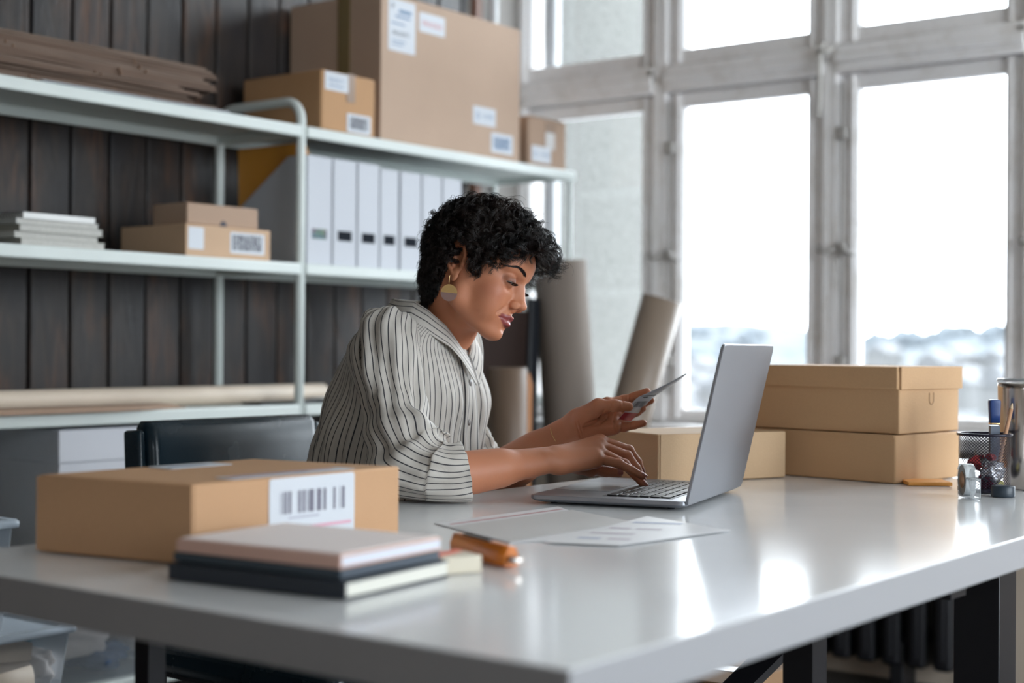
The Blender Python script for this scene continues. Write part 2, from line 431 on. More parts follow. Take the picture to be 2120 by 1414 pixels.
ROPE = mat('cotton_tape', (0.62, 0.60, 0.57, 1), 0.9)
IRON = mat('painted_iron', (0.40, 0.38, 0.36, 1), 0.45)
for i, (ya, yb) in enumerate(PANES):
    yhi = WY if i == 0 else (PANES[i - 1][0] + yb) / 2
    ylo = YL if i == len(PANES) - 1 else (ya + PANES[i + 1][1]) / 2
    w = empty('window_%d' % (i + 1), (WX, (ya + yb) / 2, Z0)); w['kind'] = 'structure'
    def L(x, y, z): return (x, y - (ya + yb) / 2, z - Z0)
    f = MB()
    # fixed posts (half a post on each side) and transom
    for (p, q) in ((ylo, ylo + 0.026), (yhi - 0.026, yhi)):
        f.bb(L(-0.045, p, Z0 - 0.045), L(0.09, q, Z3 + 0.05), WPAINT, 0.005)
    f.bb(L(-0.052, ylo + 0.02, 1.845), L(0.09, yhi - 0.02, 1.938), WPAINT, 0.008)
    f.bb(L(-0.035, ylo + 0.02, Z3 + 0.02), L(0.09, yhi - 0.02, Z3 + 0.06), WPAINT, 0.004)
    f.bb(L(-0.04, ylo + 0.02, Z0 - 0.047), L(0.09, yhi - 0.02, Z0 - 0.03), WPAINT, 0.004)
    f.bb(L(-0.064, ylo + 0.02, 1.875), L(-0.045, yhi - 0.02, 1.905), WPAINT, 0.006)
    f.build('window_frame', w)
    for (za, zb, nm) in ((Z0, Z1, 'lower_sash'), (Z2, Z3, 'upper_sash')):
        s = MB()
        bt, tp = (0.03, 0.044) if nm == 'lower_sash' else (0.048, 0.018)
        # stepped sash profile: outer stile, inner bead
        yl2, yh2 = ylo + 0.028, yhi - 0.028
        s.bb(L(-0.022, yl2, za - bt), L(0.03, ya, zb + tp), WPAINT, 0.004)
        s.bb(L(-0.022, yb, za - bt), L(0.03, yh2, zb + tp), WPAINT, 0.004)
        s.bb(L(-0.021, ya - 0.002, za - bt), L(0.03, yb + 0.002, za), WPAINT, 0.004)
        s.bb(L(-0.021, ya - 0.002, zb), L(0.03, yb + 0.002, zb + tp), WPAINT, 0.004)
        for (a_, b_) in (((-0.034, ya - 0.022, za - bt), (-0.02, ya - 0.010, zb + tp)), ((-0.034, yb + 0.010, za - bt), (-0.02, yb + 0.022, zb + tp))):
            s.bb(L(*a_), L(*b_), WPAINT, 0.003)
        so = s.build(nm, w)
        g = MB(); g.bb(L(0.004, ya - 0.004, za - 0.004), L(0.008, yb + 0.004, zb + 0.004), GLASS); g.build('glass_pane', so)
    if i < 4:
        # espagnolette rod with guides on the left stile
        h = MB(); yy = yhi - 0.045
        h.tube([L(-0.045, yy, Z0 + 0.05), L(-0.045, yy, Z1 + 0.02)], 0.006, IRON, 8)
        for zz in (0.95, 1.30, 1.66): h.bb(L(-0.056, yy - 0.014, zz - .02), L(-0.02, yy + 0.014, zz + .02), IRON, 0.004)
        h.tube([L(-0.06, yy, 1.31), L(-0.075, yy - 0.01, 1.31), L(-0.08, yy - 0.03, 1.285), L(-0.075, yy - 0.055, 1.28)], [.007, .007, .006, .009], IRON, 8)
        h.build('window_latch', w)
        h = MB()
        h.tube([L(-0.05, ylo + 0.03, 1.31), L(-0.075, ylo + 0.02, 1.295), L(-0.078, ylo - 0.0, 1.288), L(-0.07, ylo - 0.035, 1.30)], [.006, .007, .006, .008], IRON, 8)
        h.bb(L(-0.056, ylo + 0.018, 1.885), L(-0.045, ylo + 0.04, 1.925), IRON, 0.003)
        h.build('window_catch', w)
# windows of the near wall, behind the photographer; first one added to brighten the table
for k_, (xa, xb) in enumerate(NEARW):
    w = empty('window_%d' % (6 + k_), (xa, RY0, 0.45)); w['kind'] = 'structure'; W_ = xb - xa
    f = MB(); f.bb((0, -.08, 0), (.05, .0, 2.40), WPAINT, .004); f.bb((W_ - .05, -.08, 0), (W_, .0, 2.40), WPAINT, .004)
    f.bb((.05, -.08, 0), (W_ - .05, 0, .05), WPAINT, .004); f.bb((.05, -.08, 2.35), (W_ - .05, 0, 2.40), WPAINT, .004); f.bb((W_ / 2 - .03, -.08, .05), (W_ / 2 + .03, 0, 2.35), WPAINT, .004)
    f.build('window_frame', w); g = MB(); g.bb((.03, -.045, .03), (W_ - .03, -.041, 2.37), GLASS); g.build('glass_pane', w)
w = empty('window_9', (RX0, BW[0], BW[2])); w['kind'] = 'structure'  # unseen back-wall window, added to brighten faces turned away from the other windows
f = MB(); f.bb((-.08, 0, 0), (0, .04, .8), WPAINT, .004); f.bb((-.08, .66, 0), (0, .7, .8), WPAINT, .004); f.bb((-.08, .04, 0), (0, .66, .04), WPAINT, .004); f.bb((-.08, .04, .76), (0, .66, .8), WPAINT, .004); f.build('window_frame', w)
g = MB(); g.bb((-.045, .03, .03), (-.041, .67, .77), GLASS); g.build('glass_pane', w)
# cotton tape knotted on the transom catch, hanging down the post
b = MB(); y0 = 2.035
pts = [(WX - 0.075, y0 + 0.0, 1.915), (WX - 0.085, y0 + 0.012, 1.90), (WX - 0.08, y0 + 0.016, 1.86), (WX - 0.066, y0 + 0.022, 1.81), (WX - 0.055, y0 + 0.028, 1.76), (WX - 0.054, y0 + 0.033, 1.715)]
b.tube(pts, [.008, .010, .009, .008, .008, .009], ROPE, 8)
b.tube([(WX - .075, y0 - .03, 1.925), (WX - .09, y0 - .01, 1.905), (WX - .085, y0 + .015, 1.92), (WX - .075, y0 + .004, 1.94)], .007, ROPE, 8)
tag(b.build('cotton_tape'), 'knotted white cotton tape hanging from the window transom', 'tape')

# plaster wing of the building outside the first window, and its outer frame strip
def plaster():
    k = N('rough_render'); co = k.n('ShaderNodeTexCoord')
    n = k.n('ShaderNodeTexNoise', Scale=38.0, Detail=5.0, Roughness=0.7); k.l(co.outputs['Object'], n.inputs['Vector'])
    k.base(k.mix(k.ramp(n.outputs[0], [(0.35, (0, 0, 0, 1)), (0.65, (1, 1, 1, 1))]), (0.075, 0.076, 0.070, 1), (0.112, 0.113, 0.108, 1)))
    k.b.inputs['Roughness'].default_value = 0.9; k.bump(n.outputs[0], 0.012, 0.8); return k.m
struct('wall_outside', MB().bb((WX + 0.135, 3.235, -6), (5.42, 3.6, 5), plaster()))
struct('trim_4', MB().bb((WX + 0.092, 3.185, Z0 - 0.05), (WX + 0.134, 3.235, Z3 + 0.05), mat('outer_frame_white', (0.30, 0.31, 0.32, 1), 0.5), 0.004))

# snowy hills and the town far below the windows
def terrain_mat():
    k = N('snowy_hills'); g = k.n('ShaderNodeNewGeometry')
    n = k.n('ShaderNodeTexNoise', Scale=0.02, Detail=6.0); k.l(g.outputs['Position'], n.inputs['Vector'])
    n2 = k.n('ShaderNodeTexNoise', Scale=0.12, Detail=4.0); k.l(g.outputs['Position'], n2.inputs['Vector'])
    f = k.math('ADD', k.math('MULTIPLY', n.outputs[0], 0.6), k.math('MULTIPLY', n2.outputs[0], 0.4))
    k.base(k.ramp(f, [(0.40, (0.078, 0.088, 0.098, 1)), (0.5, (0.096, 0.104, 0.110, 1)), (0.58, (0.115, 0.119, 0.122, 1))]))  # slope colours lightened to stand in for haze
    k.b.inputs['Roughness'].default_value = 1.0; k.b.inputs['Specular IOR Level'].default_value = 0.0; return k.m
TM = terrain_mat()
b = MB(); mi = b._mi(TM); nx, ny = 60, 90; rr = random.Random(5); grid = []
def hill_z(x, y):
    d = math.hypot(x, y)
    z = -22 + 0.00 * d + 4 * math.sin(x * .021 + y * .013) + 3 * math.sin(y * .031 - x * .008)
    t = min(1, max(0, (d - 260) / 520)); t = t * t * (3 - 2 * t)
    return z + t * (31 + 5 * math.sin(y * .011 + 1.3) + 3.0 * math.sin(y * .037) + 1.6 * math.sin(y * .09 + x * .02))
for i in range(nx):
    row = []
    for j in range(ny):
        x = 30 + (i / (nx - 1)) ** 1.5 * 1000; y = -700 + j / (ny - 1) * 1900
        row.append(b.bm.verts.new((x, y, hill_z(x, y))))
    grid.append(row)
for i in range(nx - 1):
    for j in range(ny - 1):
        f = b.bm.faces.new((grid[i][j], grid[i + 1][j], grid[i + 1][j + 1], grid[i][j + 1])); f.smooth = True; f.material_index = mi
o = b.build('hills'); o['kind'] = 'structure'
HW = mat('far_house_wall', (0.10, 0.10, 0.10, 1), 0.9); HR = mat('far_house_roof', (0.09, 0.092, 0.097, 1), 0.9); TR = mat('far_tree', (0.070, 0.080, 0.090, 1), 1.0)  # tree tone paled so that distance haze sits in the colour
rr = random.Random(11)
def far_pos(rr, d0, d1):
    a = rr.choice([rr.uniform(0.485, 0.59), rr.uniform(0.33, 0.45)]); d = rr.uniform(d0, d1)
    return d * math.cos(a), d * math.sin(a)
b = MB()
for n_ in range(60):
    x, y = far_pos(rr, 160, 520); z = hill_z(x, y); w, d, h = rr.uniform(9, 16), rr.uniform(7, 10), rr.uniform(4, 8)
    b.bb((x - w / 2, y - d / 2, z - 5), (x + w / 2, y + d / 2, z + h), HW)
    b.prism([(y - d / 2 - .5, z + h), (y + d / 2 + .5, z + h), (y, z + h + d * .4)], 0, x - w / 2 - .5, x + w / 2 + .5, HR)
o = b.build('distant_town'); tag(o, 'hazy far town of pale houses on the snowy slope beyond the windows', 'town', kind='stuff')
b = MB()
for n_ in range(220):
    x, y = far_pos(rr, 560, 780); z = hill_z(x, y)
    for q in range(3):
        r = bmesh.ops.create_icosphere(b.bm, subdivisions=1, radius=rr.uniform(2, 4))['verts']
        bmesh.ops.translate(b.bm, verts=r, vec=(x + rr.uniform(-3, 3), y + rr.uniform(-3, 3), z + rr.uniform(-1, 2.5)))
b._mi(TR); o = b.build('distant_trees'); tag(o, 'hazy grey-blue trees along the far ridge beyond the windows', 'trees', kind='stuff')
# ================================================================== SHELVING AGAINST THE WOODEN WALL
SY0, SY1 = 2.87, 3.19
su = empty('shelving_unit', (1.2, SY0, 0), label='white metal shelving unit along the dark plank wall, holding boxes, binders and paper rolls', cat='shelf')
def SL(x, y, z): return (x - 1.2, y - SY0, z)
def upright(x, arch):
    b = MB(); r = 0.013
    ys, ye = SY0 + 0.0, SY1
    def col(pts): return b.tube([SL(*p) for p in pts], r, SHELFM, 12)
    if arch:
        R = 0.055; zt = 1.645
        pts = [(x, ys, 0.0), (x, ys, zt - R)]
        for k in range(1, 7):
            a = math.pi / 2 * k / 6; pts.append((x, ys + R - R * math.cos(a), zt - R + R * math.sin(a)))
        for k in range(0, 7):
            a = math.pi / 2 * k / 6; pts.append((x, ye - R + R * math.sin(a), zt - R + R * math.cos(a)))
        pts.append((x, ye, 0.0)); col(pts)
    else:
        b.tube([SL(x, ys, 0), SL(x, ys, 1.55)], 0.008, SHELFM, 10); b.tube([SL(x, ye, 0), SL(x, ye, 1.55)], 0.008, SHELFM, 10)
    return b.build('upright', su)
upright(1.2, True); upright(2.842, True); upright(4.095, False)
def perf():
    k = N('perforated_shelf_sheet'); co = k.n('ShaderNodeTexCoord'); v = k.n('ShaderNodeTexVoronoi', Scale=85.0, Randomness=0.0); k.l(co.outputs['Object'], v.inputs['Vector'])
    k.base(k.mix(k.ramp(v.outputs['Distance'], [(0.30, (0, 0, 0, 1)), (0.36, (1, 1, 1, 1))]), (0.07, 0.075, 0.08, 1), (0.60, 0.64, 0.62, 1)))
    k.b.inputs['Roughness'].default_value = 0.45; return k.m
PERF = perf()
LV = [1.575, 1.208, 0.832, 0.46, 0.20]
for (xa, xb) in ((1.215, 2.832), (2.852, 4.108)):
    for z in LV:
        b = MB()
        b.bb(SL(xa + .004, SY0 - .004, z - .006), SL(xb - .004, SY1, z), PERF if z > .9 else SHELFM)
        b.bb(SL(xa, SY0 - .016, z - .030), SL(xb, SY0 - .003, z + .001), SHELFM, .005, 3)
        b.bb(SL(xa, SY1 - .012, z - .030), SL(xb, SY1, z + .001), SHELFM, .003)
        b.bb(SL(xa, SY0 - .005, z - .026), SL(xa + .01, SY1 - .012, z - .004), SHELFM)
        b.bb(SL(xb - .01, SY0 - .005, z - .026), SL(xb, SY1 - .012, z - .004), SHELFM)
        b.build('shelf_board', su)

# ---------------------------------------------------------------- cartons
def carton(name, loc, rz, size, label, cat='box', m=CB, bev=.002, flap=None, group=None, shear=0.0, top_tape=False):
    """origin = corner nearest the camera; local x to the right face, local y to the left face"""
    lx, ly, lz = size
    r = empty(name, loc, rz, label, cat, group)
    def S(x, y, z): return (x + shear * y, y, z)
    b = MB()
    pts = [(0, 0), (lx, 0), (lx, ly), (0, ly)]
    mi = b._mi(m); A = [b.bm.verts.new(S(x, y, 0)) for x, y in pts]; B = [b.bm.verts.new(S(x, y, lz)) for x, y in pts]
    fs = [b.bm.faces.new(list(reversed(A))), b.bm.faces.new(B)] + [b.bm.faces.new((A[i], A[(i + 1) % 4], B[(i + 1) % 4], B[i])) for i in range(4)]
    es = list(set(e for f in fs for e in f.edges))
    g = bmesh.ops.bevel(b.bm, geom=es, offset=bev, segments=2, affect='EDGES', profile=.5)
    for f in g['faces']: f.smooth = True
    b.build('carton_body', r)
    return r

ZT = LV[0] + .001
big = carton('large_carton', (3.158, 2.872, ZT), 0, (.658, .365, .425), 'huge pale cardboard carton on the top shelf, biggest of all the boxes', m=CB2)
b = MB(); b.bb((-.0012, .12, .19), (.0, .168, .4249), TAPE); b.bb((-.0012, .12, .4249), (.658, .168, .4262), TAPE); b.build('packing_tape', big)
sticker('shipping_label', big, (.03, 0, .262), (1, 0, 0), (0, 0, 1), .118, .150, [('text', 'P', .012, .118, .026, INK), ('bar', .045, .112, .055, .010, INKB), ('bar', .03, .098, .065, .006, INKB), ('bar', .012, .078, .06, .004, INKB),
        ('text', 'PRIORITY', .018, .046, .017, INK, .075), ('bar', .015, .028, .06, .003, INKB), ('bar', .015, .018, .05, .003, INKB)])
sticker('fragile_label', big, (.165, 0, .337), (1, 0, 0), (0, 0, 1), .118, .058, [('text', 'FRAGILE', .014, .020, .020, INKR, .09)])
sticker('address_label', big, (.42, 0, .098), (1, 0, 0), (0, 0, 1), .112, .056, [('text', '0', .016, .016, .032, INKB), ('text', '41709', .048, .022, .018, INKB, .05)])
sticker('barcode_label', big, (.51, 0, .020), (1, 0, 0), (0, 0, 1), .112, .062, [('stack', .014, .012, .084, .038, INKB, 4, 6)])

med = carton('medium_carton', (2.920, 2.872, ZT), 0, (.216, .31, .166), 'medium brown carton with two white labels, left of the huge carton on the top shelf', m=CB3, bev=.006)
b = MB(); b.bb((.098, -.0012, .088), (.132, 0, .165), TAPEB); b.bb((.098, -.0012, .1655), (.132, .31, .1668), TAPEB); b.build('packing_tape', med)
sticker('shipping_label', med, (.012, -.001, .112), (1, 0, 0), (0, 0, 1), .092, .050, [('text', 'PRIORITY', .014, .024, .014, INKB, .062), ('bar', .014, .012, .06, .003, INKB)])
sticker('barcode_label', med, (.10, -.001, .006), (1, 0, 0), (0, 0, 1), .096, .052, [('stack', .012, .010, .072, .034, INK, 7, 6)])
sml = carton('small_carton', (3.862, 2.872, ZT), 0, (.212, .18, .160), 'small taped carton at the right end of the top shelf, next to the windows', m=CBG, bev=.006)
b = MB(); b.bb((.095, -.0012, .115), (.148, 0, .148), TAPEB); b.bb((.095, -.0014, .062), (.145, 0, .116), mat('crinkled_white_tape', (.55, .53, .52, 1), .3, bump=.004)); b.bb((.01, -.001, .1595), (.20, .08, .1612), mat('pale_flap', (.55, .48, .40, 1), .7)); b.build('packing_tape', sml)
sticker('address_label', sml, (.018, -.001, .014), (1, 0, 0), (0, 0, 1), .105, .052, [('text', '0', .012, .014, .028, INKB), ('text', '41709', .045, .020, .016, INKB, .05)])
# boxes on the middle shelf
ZM = LV[1] + .001
sb = carton('label_carton', (2.451, 2.872, ZM), 0, (.284, .25, .080), 'low brown box with two white stickers on the middle shelf, under the small pale mailer', m=cardboard('cardboard_tan', (.56, .38, .25, 1)))
sticker('blank_label', sb, (.008, 0, .018), (1, 0, 0), (0, 0, 1), .050, .055, [])
sticker('barcode_label', sb, (.145, 0, .014), (1, 0, 0), (0, 0, 1), .118, .054, [('stack', .008, .008, .100, .040, INK, 9, 7)])
ml = carton('mailer_box', (2.466, 2.885, ZM + .0805), 0, (.238, .13, .054), 'small pale mailer box with a thumb notch, on top of the label carton', m=CBG, bev=.004)
b = MB(); ang = [math.pi * k / 10 for k in range(11)]
b.prism([(.118 + .011 * math.cos(a), .0005 + .014 * math.sin(a)) for a in ang], 1, -.0012, .001, INK); b.build('thumb_notch', ml)

# paper stack (middle shelf, left)
rr = random.Random(21)
specs = [('magazine', .016, 'thick magazine with grey page edges at the bottom of the pile on the middle shelf'), ('magazine', .014, 'magazine second from the bottom of the pile, sticking out to the left'),
         ('magazine', .016, 'magazine in the middle of the pile on the middle shelf'), ('magazine', .013, 'uppermost magazine of the pile, right under the ring-bound pad')]
z = ZM
PG = mat('page_edges', (.50, .49, .46, 1), .8, var=.12, scale=300)
PC = [mat('magazine_cover_%d' % k, c, .4) for k, c in enumerate([(.38, .37, .33, 1), (.50, .50, .47, 1), (.33, .32, .28, 1), (.42, .43, .42, 1)])]
offs = [.0, -.014, -.004, -.010]
for k, (nm, h, lb) in enumerate(specs):
    o = empty(nm, (1.985 + offs[k], 2.874 + .004 * (k % 2), z), rr.uniform(-.01, .01), lb, 'magazine', 'pile on the middle shelf')
    W = .225 - (.0 if k != 3 else .004)
    b = MB(); b.bb((.002, .002, .001), (W - .002, .30, h - .001), PG); b.build('pages', o)
    b = MB(); b.bb((0, 0, 0), (W, .302, .0012), PC[k]); b.bb((0, 0, h - .0012), (W, .302, h), PC[k]); b.bb((-.001, 0, 0), (.001, .302, h), PC[k]); b.build('cover', o)
    z += h + .0003
o = empty('ring_bound_pad', (1.985, 2.876, z), .01, 'white ring-bound pad lying on top of the magazine pile, spiral to the left', 'notebook', 'pile on the middle shelf')
b = MB(); b.bb((.006, 0, 0), (.200, .29, .013), PAPERW); b.build('pages', o)
b = MB()
for k in range(26):
    yy = .008 + k * .0108
    b.tube([(.010 + .009 * math.cos(a), yy, .0068 + .0085 * math.sin(a)) for a in [2 * math.pi * q / 10 for q in range(11)]], .0011, BLACKM, 5, False)
b.build('spiral', o)

# magazine file + binders on the middle shelf, right bay
def file_side(name, x, w, zt, slot=True, label='', group='white files on the middle shelf', m=BINDW, sloped=True, cat='binder', slotm=BINDS):
    o = empty(name, (x, SY0 + .004, ZM), 0, label, cat, group)
    H = zt - ZM; D = .262
    prof = [(0, 0), (D, 0), (D, H * .56), (.075, H), (0, H)] if sloped else [(0, 0), (D, 0), (D, H), (0, H)]
    b = MB(); b.prism(prof, 0, 0, .003, m); b.prism(prof, 0, w - .003, w, m); b.bb((.002, 0, 0), (w - .002, .003, H), m, .0008); b.bb((.002, .003, 0), (w - .002, D, .003), m)
    b.bb((.002, D - .003, 0), (w - .002, D, prof[2][1]), m); b.build('file_body', o)
    if slot:
        b = MB(); b.bb((w * .20, -.0012, .070), (w * .80, .0005, .097), slotm); b.build('label_slot', o)
    b = MB(); b.bb((.006, .006, .004), (w - .006, D - .01, H * .52), PAPERW); b.build('papers', o)
    return o
multi = N('photo_slot'); _co = multi.n('ShaderNodeTexCoord'); _v = multi.n('ShaderNodeTexVoronoi', Scale=75.0, feature='F1'); multi.l(_co.outputs['Object'], _v.inputs['Vector'])
multi.base(multi.mix(0.45, (0.02, .025, .05, 1), (0.5, .35, .2, 1))); 
_m = multi.n('ShaderNodeMix', data_type='RGBA'); multi.l(_v.outputs['Color'], _m.inputs[6]); _m.inputs[7].default_value = (.02, .03, .06, 1); _m.inputs[0].default_value = .86; multi.l(_m.outputs[2], multi.b.inputs['Base Color'])
xs = [(2.872, .096, 1.503), (2.972, .094, 1.503), (3.070, .090, 1.503), (3.163, .080, 1.495), (3.250, .092, 1.495), (3.346, .09, 1.495), (3.440, .09, 1.495)]
lbs = ['white magazine file with a coloured print in its slot, first right of the shelf post', 'white magazine file with a black slot, second right of the shelf post', 'white magazine file with a black slot, third right of the shelf post',
       'narrow white magazine file with a black slot, fourth from the shelf post', 'white magazine file fifth from the shelf post, partly behind the curly hair',
       'white magazine file directly behind the head of curly hair', 'white magazine file last in the row, hidden behind the hair']
for k, ((x, w, zt), lb) in enumerate(zip(xs, lbs)):
    file_side('magazine_file', x, w - .003, zt, True, lb, slotm=(multi.m if k == 0 else BINDS))
# orange folder standing inside the first magazine file
o = empty('orange_folder', (2.877, 2.885, ZM + .004), 0, 'orange board folder standing inside the first white magazine file, seen from its side', 'folder')
b = MB(); b.prism([(0, 0), (.258, 0), (.268, .325), (.01, .325), (0, .31)], 0, 0, .004, ORANGEF); b.prism([(0, 0), (.255, 0), (.262, .30), (0, .30)], 0, .006, .009, ORANGEF); b.bb((0, -.001, 0), (.009, .001, .30), ORANGEF); b.build('folder_board', o)
b = MB(); b.bb((.0045, .004, .002), (.0055, .25, .295), PAPERW); b.build('papers', o)

# flattened cartons piled on the top shelf
RAW = cardboard('corrugated_brown', (.125, .078, .055, 1), .006)
RAW2 = cardboard('corrugated_grey_brown', (.155, .105, .078, 1), .007)
rr = random.Random(31); z = ZT
b = MB(); b.bb((-.55, -.01, 0), (.0, .29, .0025), mat('grey_board', (.42, .44, .48, 1), .6)); o = b.build('grey_board'); o.location = (2.572, 2.862, z)
tag(o, 'grey board sheet at the very bottom of the flattened carton pile', 'board'); z += .003
ends = [2.568, 2.486, 2.47, 2.50, 2.44, 2.548, 2.53, 2.556, 2.54]
hts = [.009, .008, .007, .010, .008, .017, .014, .014, .012]
words = ['second', 'third', 'fourth', 'fifth', 'sixth', 'seventh', 'eighth', 'ninth', 'topmost']
for k in range(9):
    L_ = rr.uniform(1.08, 1.2); D_ = rr.uniform(.27, .30)
    o = empty('flattened_carton', (ends[k], 2.875 + rr.uniform(-.006, .008), z), rr.uniform(-.012, .012),
              ('brown flattened carton, %s from the bottom of the pile on the top shelf' % words[k]) if k < 8 else 'topmost brown flattened carton of the pile on the left of the top shelf', 'cardboard', 'flattened cartons on the top shelf')
    m_ = RAW if k % 2 else RAW2; h = hts[k]
    nseg = 14
    for nm, z0, z1, dx in (('lower_ply', 0, h * .47, 0.0), ('upper_ply', h * .5, h, rr.uniform(-.02, .0))):
        b = MB(); rings = []
        for q in range(nseg + 1):
            x = dx - L_ * q / nseg; w = .0016 * math.sin(q * 1.7 + k * 2.1) + (.003 * math.sin(k + q * .5))
            e = 0 if nm == 'lower_ply' else .002
            y0 = .004 * math.sin(q * .9 + k) 
            rings.append([(x, y0, z0 + abs(w) * .25), (x, D_ + y0, z0), (x, D_ + y0, z1), (x, y0, z1 - abs(w) * .25 + (h * .06))])
        b.loft(rings, m_, smooth=False)
        for q in range(2): # flap slots
            xx = dx - L_ * (.18 + .33 * q) - .05 * (k % 3); b.bb((xx, -.003, z0 + .0005), (xx + .004, .004, z1), CBD)
        b.build(nm, o)
    z += h + .0006

# lower shelf: long roll, flat sheet, dark folder with papers
o = empty('paper_roll', (2.54, 3.0, LV[2] + .0258), 0, 'long white-beige paper roll lying along the lower shelf', 'paper roll')
b = MB(); b.tube([(-1.25, 0, 0), (-.6, 0, 0), (0, 0, 0), (.525, 0, 0)], .0245, KRAFT2, 24); b.build('roll_paper', o)
b = MB(); b.lathe([(.018, 0), (.018, .002), (.0, .002)], (0, 0, 0), mat('roll_core', (.25, .18, .13, 1), .8), 20); c = b.build('roll_core', o); c.rotation_euler = (0, math.radians(90), 0); c.location = (.5248, 0, 0)
o = empty('flat_cardboard_sheet', (2.455, 2.852, LV[2] + .0015), .0, 'flat tan cardboard sheets jutting over the edge of the lower shelf, left', 'cardboard')
for k in range(3):
    b = MB(); b.prism([(-.9, -.02 + .01 * k), (-.25 - .05 * k, -.02 + .004 * k), (-.16, -.012), (0 - .02 * k, .02), (-.01, .11), (-.9, .11)], 2, .0036 * k, .0036 * k + .003, CBG); b.build('sheet', o)
o = empty('dark_folder', (2.72, 2.96, LV[2] + .001), .05, 'thin dark folder with loose papers beside the end of the long paper roll', 'folder')
b = MB(); b.bb((0, -.07, 0), (.36, .0, .007), BLACKP, .002); b.build('folder_cover', o)
b = MB(); b.bb((.24, -.085, .0072), (.42, -.005, .013), PAPERW, .001); b.build('papers', o)

# tall white lidded boxes under the lower shelf
def lidded(x, label, w=.40):
    o = empty('lidded_box', (x, 2.868, LV[3] + .001), 0, label, 'storage box', 'white lidded boxes under the lower shelf')
    b = MB(); b.bb((.003, .003, 0), (w - .003, .30, .262), GRAYBOX, .003); b.build('box_body', o)
    b = MB(); b.bb((0, 0, .256), (w, .303, .333), GRAYBOX, .003); b.build('box_lid', o)
lidded(2.083, 'tall white lidded box under the lower shelf, behind the black chair')
lidded(2.49, 'tall white lidded box hidden behind the black leather chair back', .335)
# white crate seen between the shirt and the short roll
o = empty('white_crate', (3.52, 2.875, LV[3] + .001), 0, 'white plastic crate on the low shelf between the shirt front and the short brown roll', 'crate')
CR = mat('white_crate_plastic', (.74, .76, .78, 1), .35)
b = MB(); b.bb((0, 0, 0), (.24, .28, .225), CR, .004); b.build('crate_body', o)
for a_, b_ in (((.10, 0, .225), (.135, .02, .345)), ((.20, 0, .225), (.212, .02, .345)), ((.10, .26, .225), (.135, .28, .345))):
    b = MB(); b.bb(a_, b_, CR, .003); b.build('crate_post', o)

# ---------------------------------------------------------------- paper rolls by the window
def roll(name, p0, p1, r, m, label, hollow=True, mr=None):
    p0 = Vector(p0); p1 = Vector(p1); d = p1 - p0; L_ = d.length
    o = empty(name, p0, 0, label, 'paper roll'); q = Vector((0, 0, 1)).rotation_difference(d)
    b = MB(); n = 40; prof = [(r, 0), (r, L_ * .3), (r * 1.004, L_ * .6), (r, L_ - .001), (r - .002, L_), (r * .62, L_ - .0015), (r * .55, L_ - .02)]
    b.lathe(prof, (0, 0, 0), m, n)
    # loose outer edge of the sheet
    b.bb((r * .96, -.004, .002), (r * 1.03, .004, L_ - .002), m, .001)
    c = b.build('roll_paper', o); c.rotation_mode = 'QUATERNION'; c.rotation_quaternion = q
    b = MB(); b.lathe([(r * .54, L_ - .05), (r * .54, L_ - .004), (r * .46, L_ - .004), (r * .46, L_ - .05)], (0, 0, 0), mr or CBE, 24, cap=False); c = b.build('roll_core', o); c.rotation_mode = 'QUATERNION'; c.rotation_quaternion = q
    return o
roll('wide_paper_roll', (3.93, 2.69, .001), (3.87, 2.75, 1.262), .084, cardboard('roll_corrugated', (.205, .168, .142, 1), .008), 'wide grey-brown paper roll standing nearest the shelf, behind the face')
roll('leaning_paper_roll', (3.755, 2.65, .02), (3.945, 2.415, 1.14), .064, KRAFT, 'slim brown paper roll leaning to the right in front of the windows')
roll('short_paper_roll', (3.42, 2.60, .001), (3.41, 2.605, .93), .057, mat('brown_roll', (.155, .102, .070, 1), .45), 'short dark brown paper roll standing in front of the wide roll')
o = empty('orange_paper_tube', (3.495, 2.60, .001), 0, 'thin orange-brown rolled sheet standing right of the short brown roll', 'paper roll')
b = MB(); b.lathe([(.014, 0), (.014, .45), (.018, .88), (.010, .915), (.008, .5)], (0, 0, 0), mat('orange_kraft', (.42, .17, .055, 1), .6), 16); b.build('roll_paper', o)
# dark panels in the corner, added in place of boxes and rolls in shade
b = MB(); b.box((0, 0, .55), (.26, .02, 1.10), mat('shade_panel', (.032, .020, .017, 1), .8, spec=.1), .003, rot=(.05, 0, 0)); o = b.build('shade_panel'); o.location = (3.62, 2.82, 0.002)
tag(o, 'dark brown panel standing in for shaded boxes behind the short roll, left of the wide roll', 'board')
b = MB(); b.box((0, 0, .57), (.05, .02, 1.14), BLACKP, .004, rot=(.03, 0, 0)); o = b.build('shade_strip'); o.location = (3.778, 2.80, 0.002)
tag(o, 'black panel standing in for shaded things beside the wide grey-brown roll', 'panel')

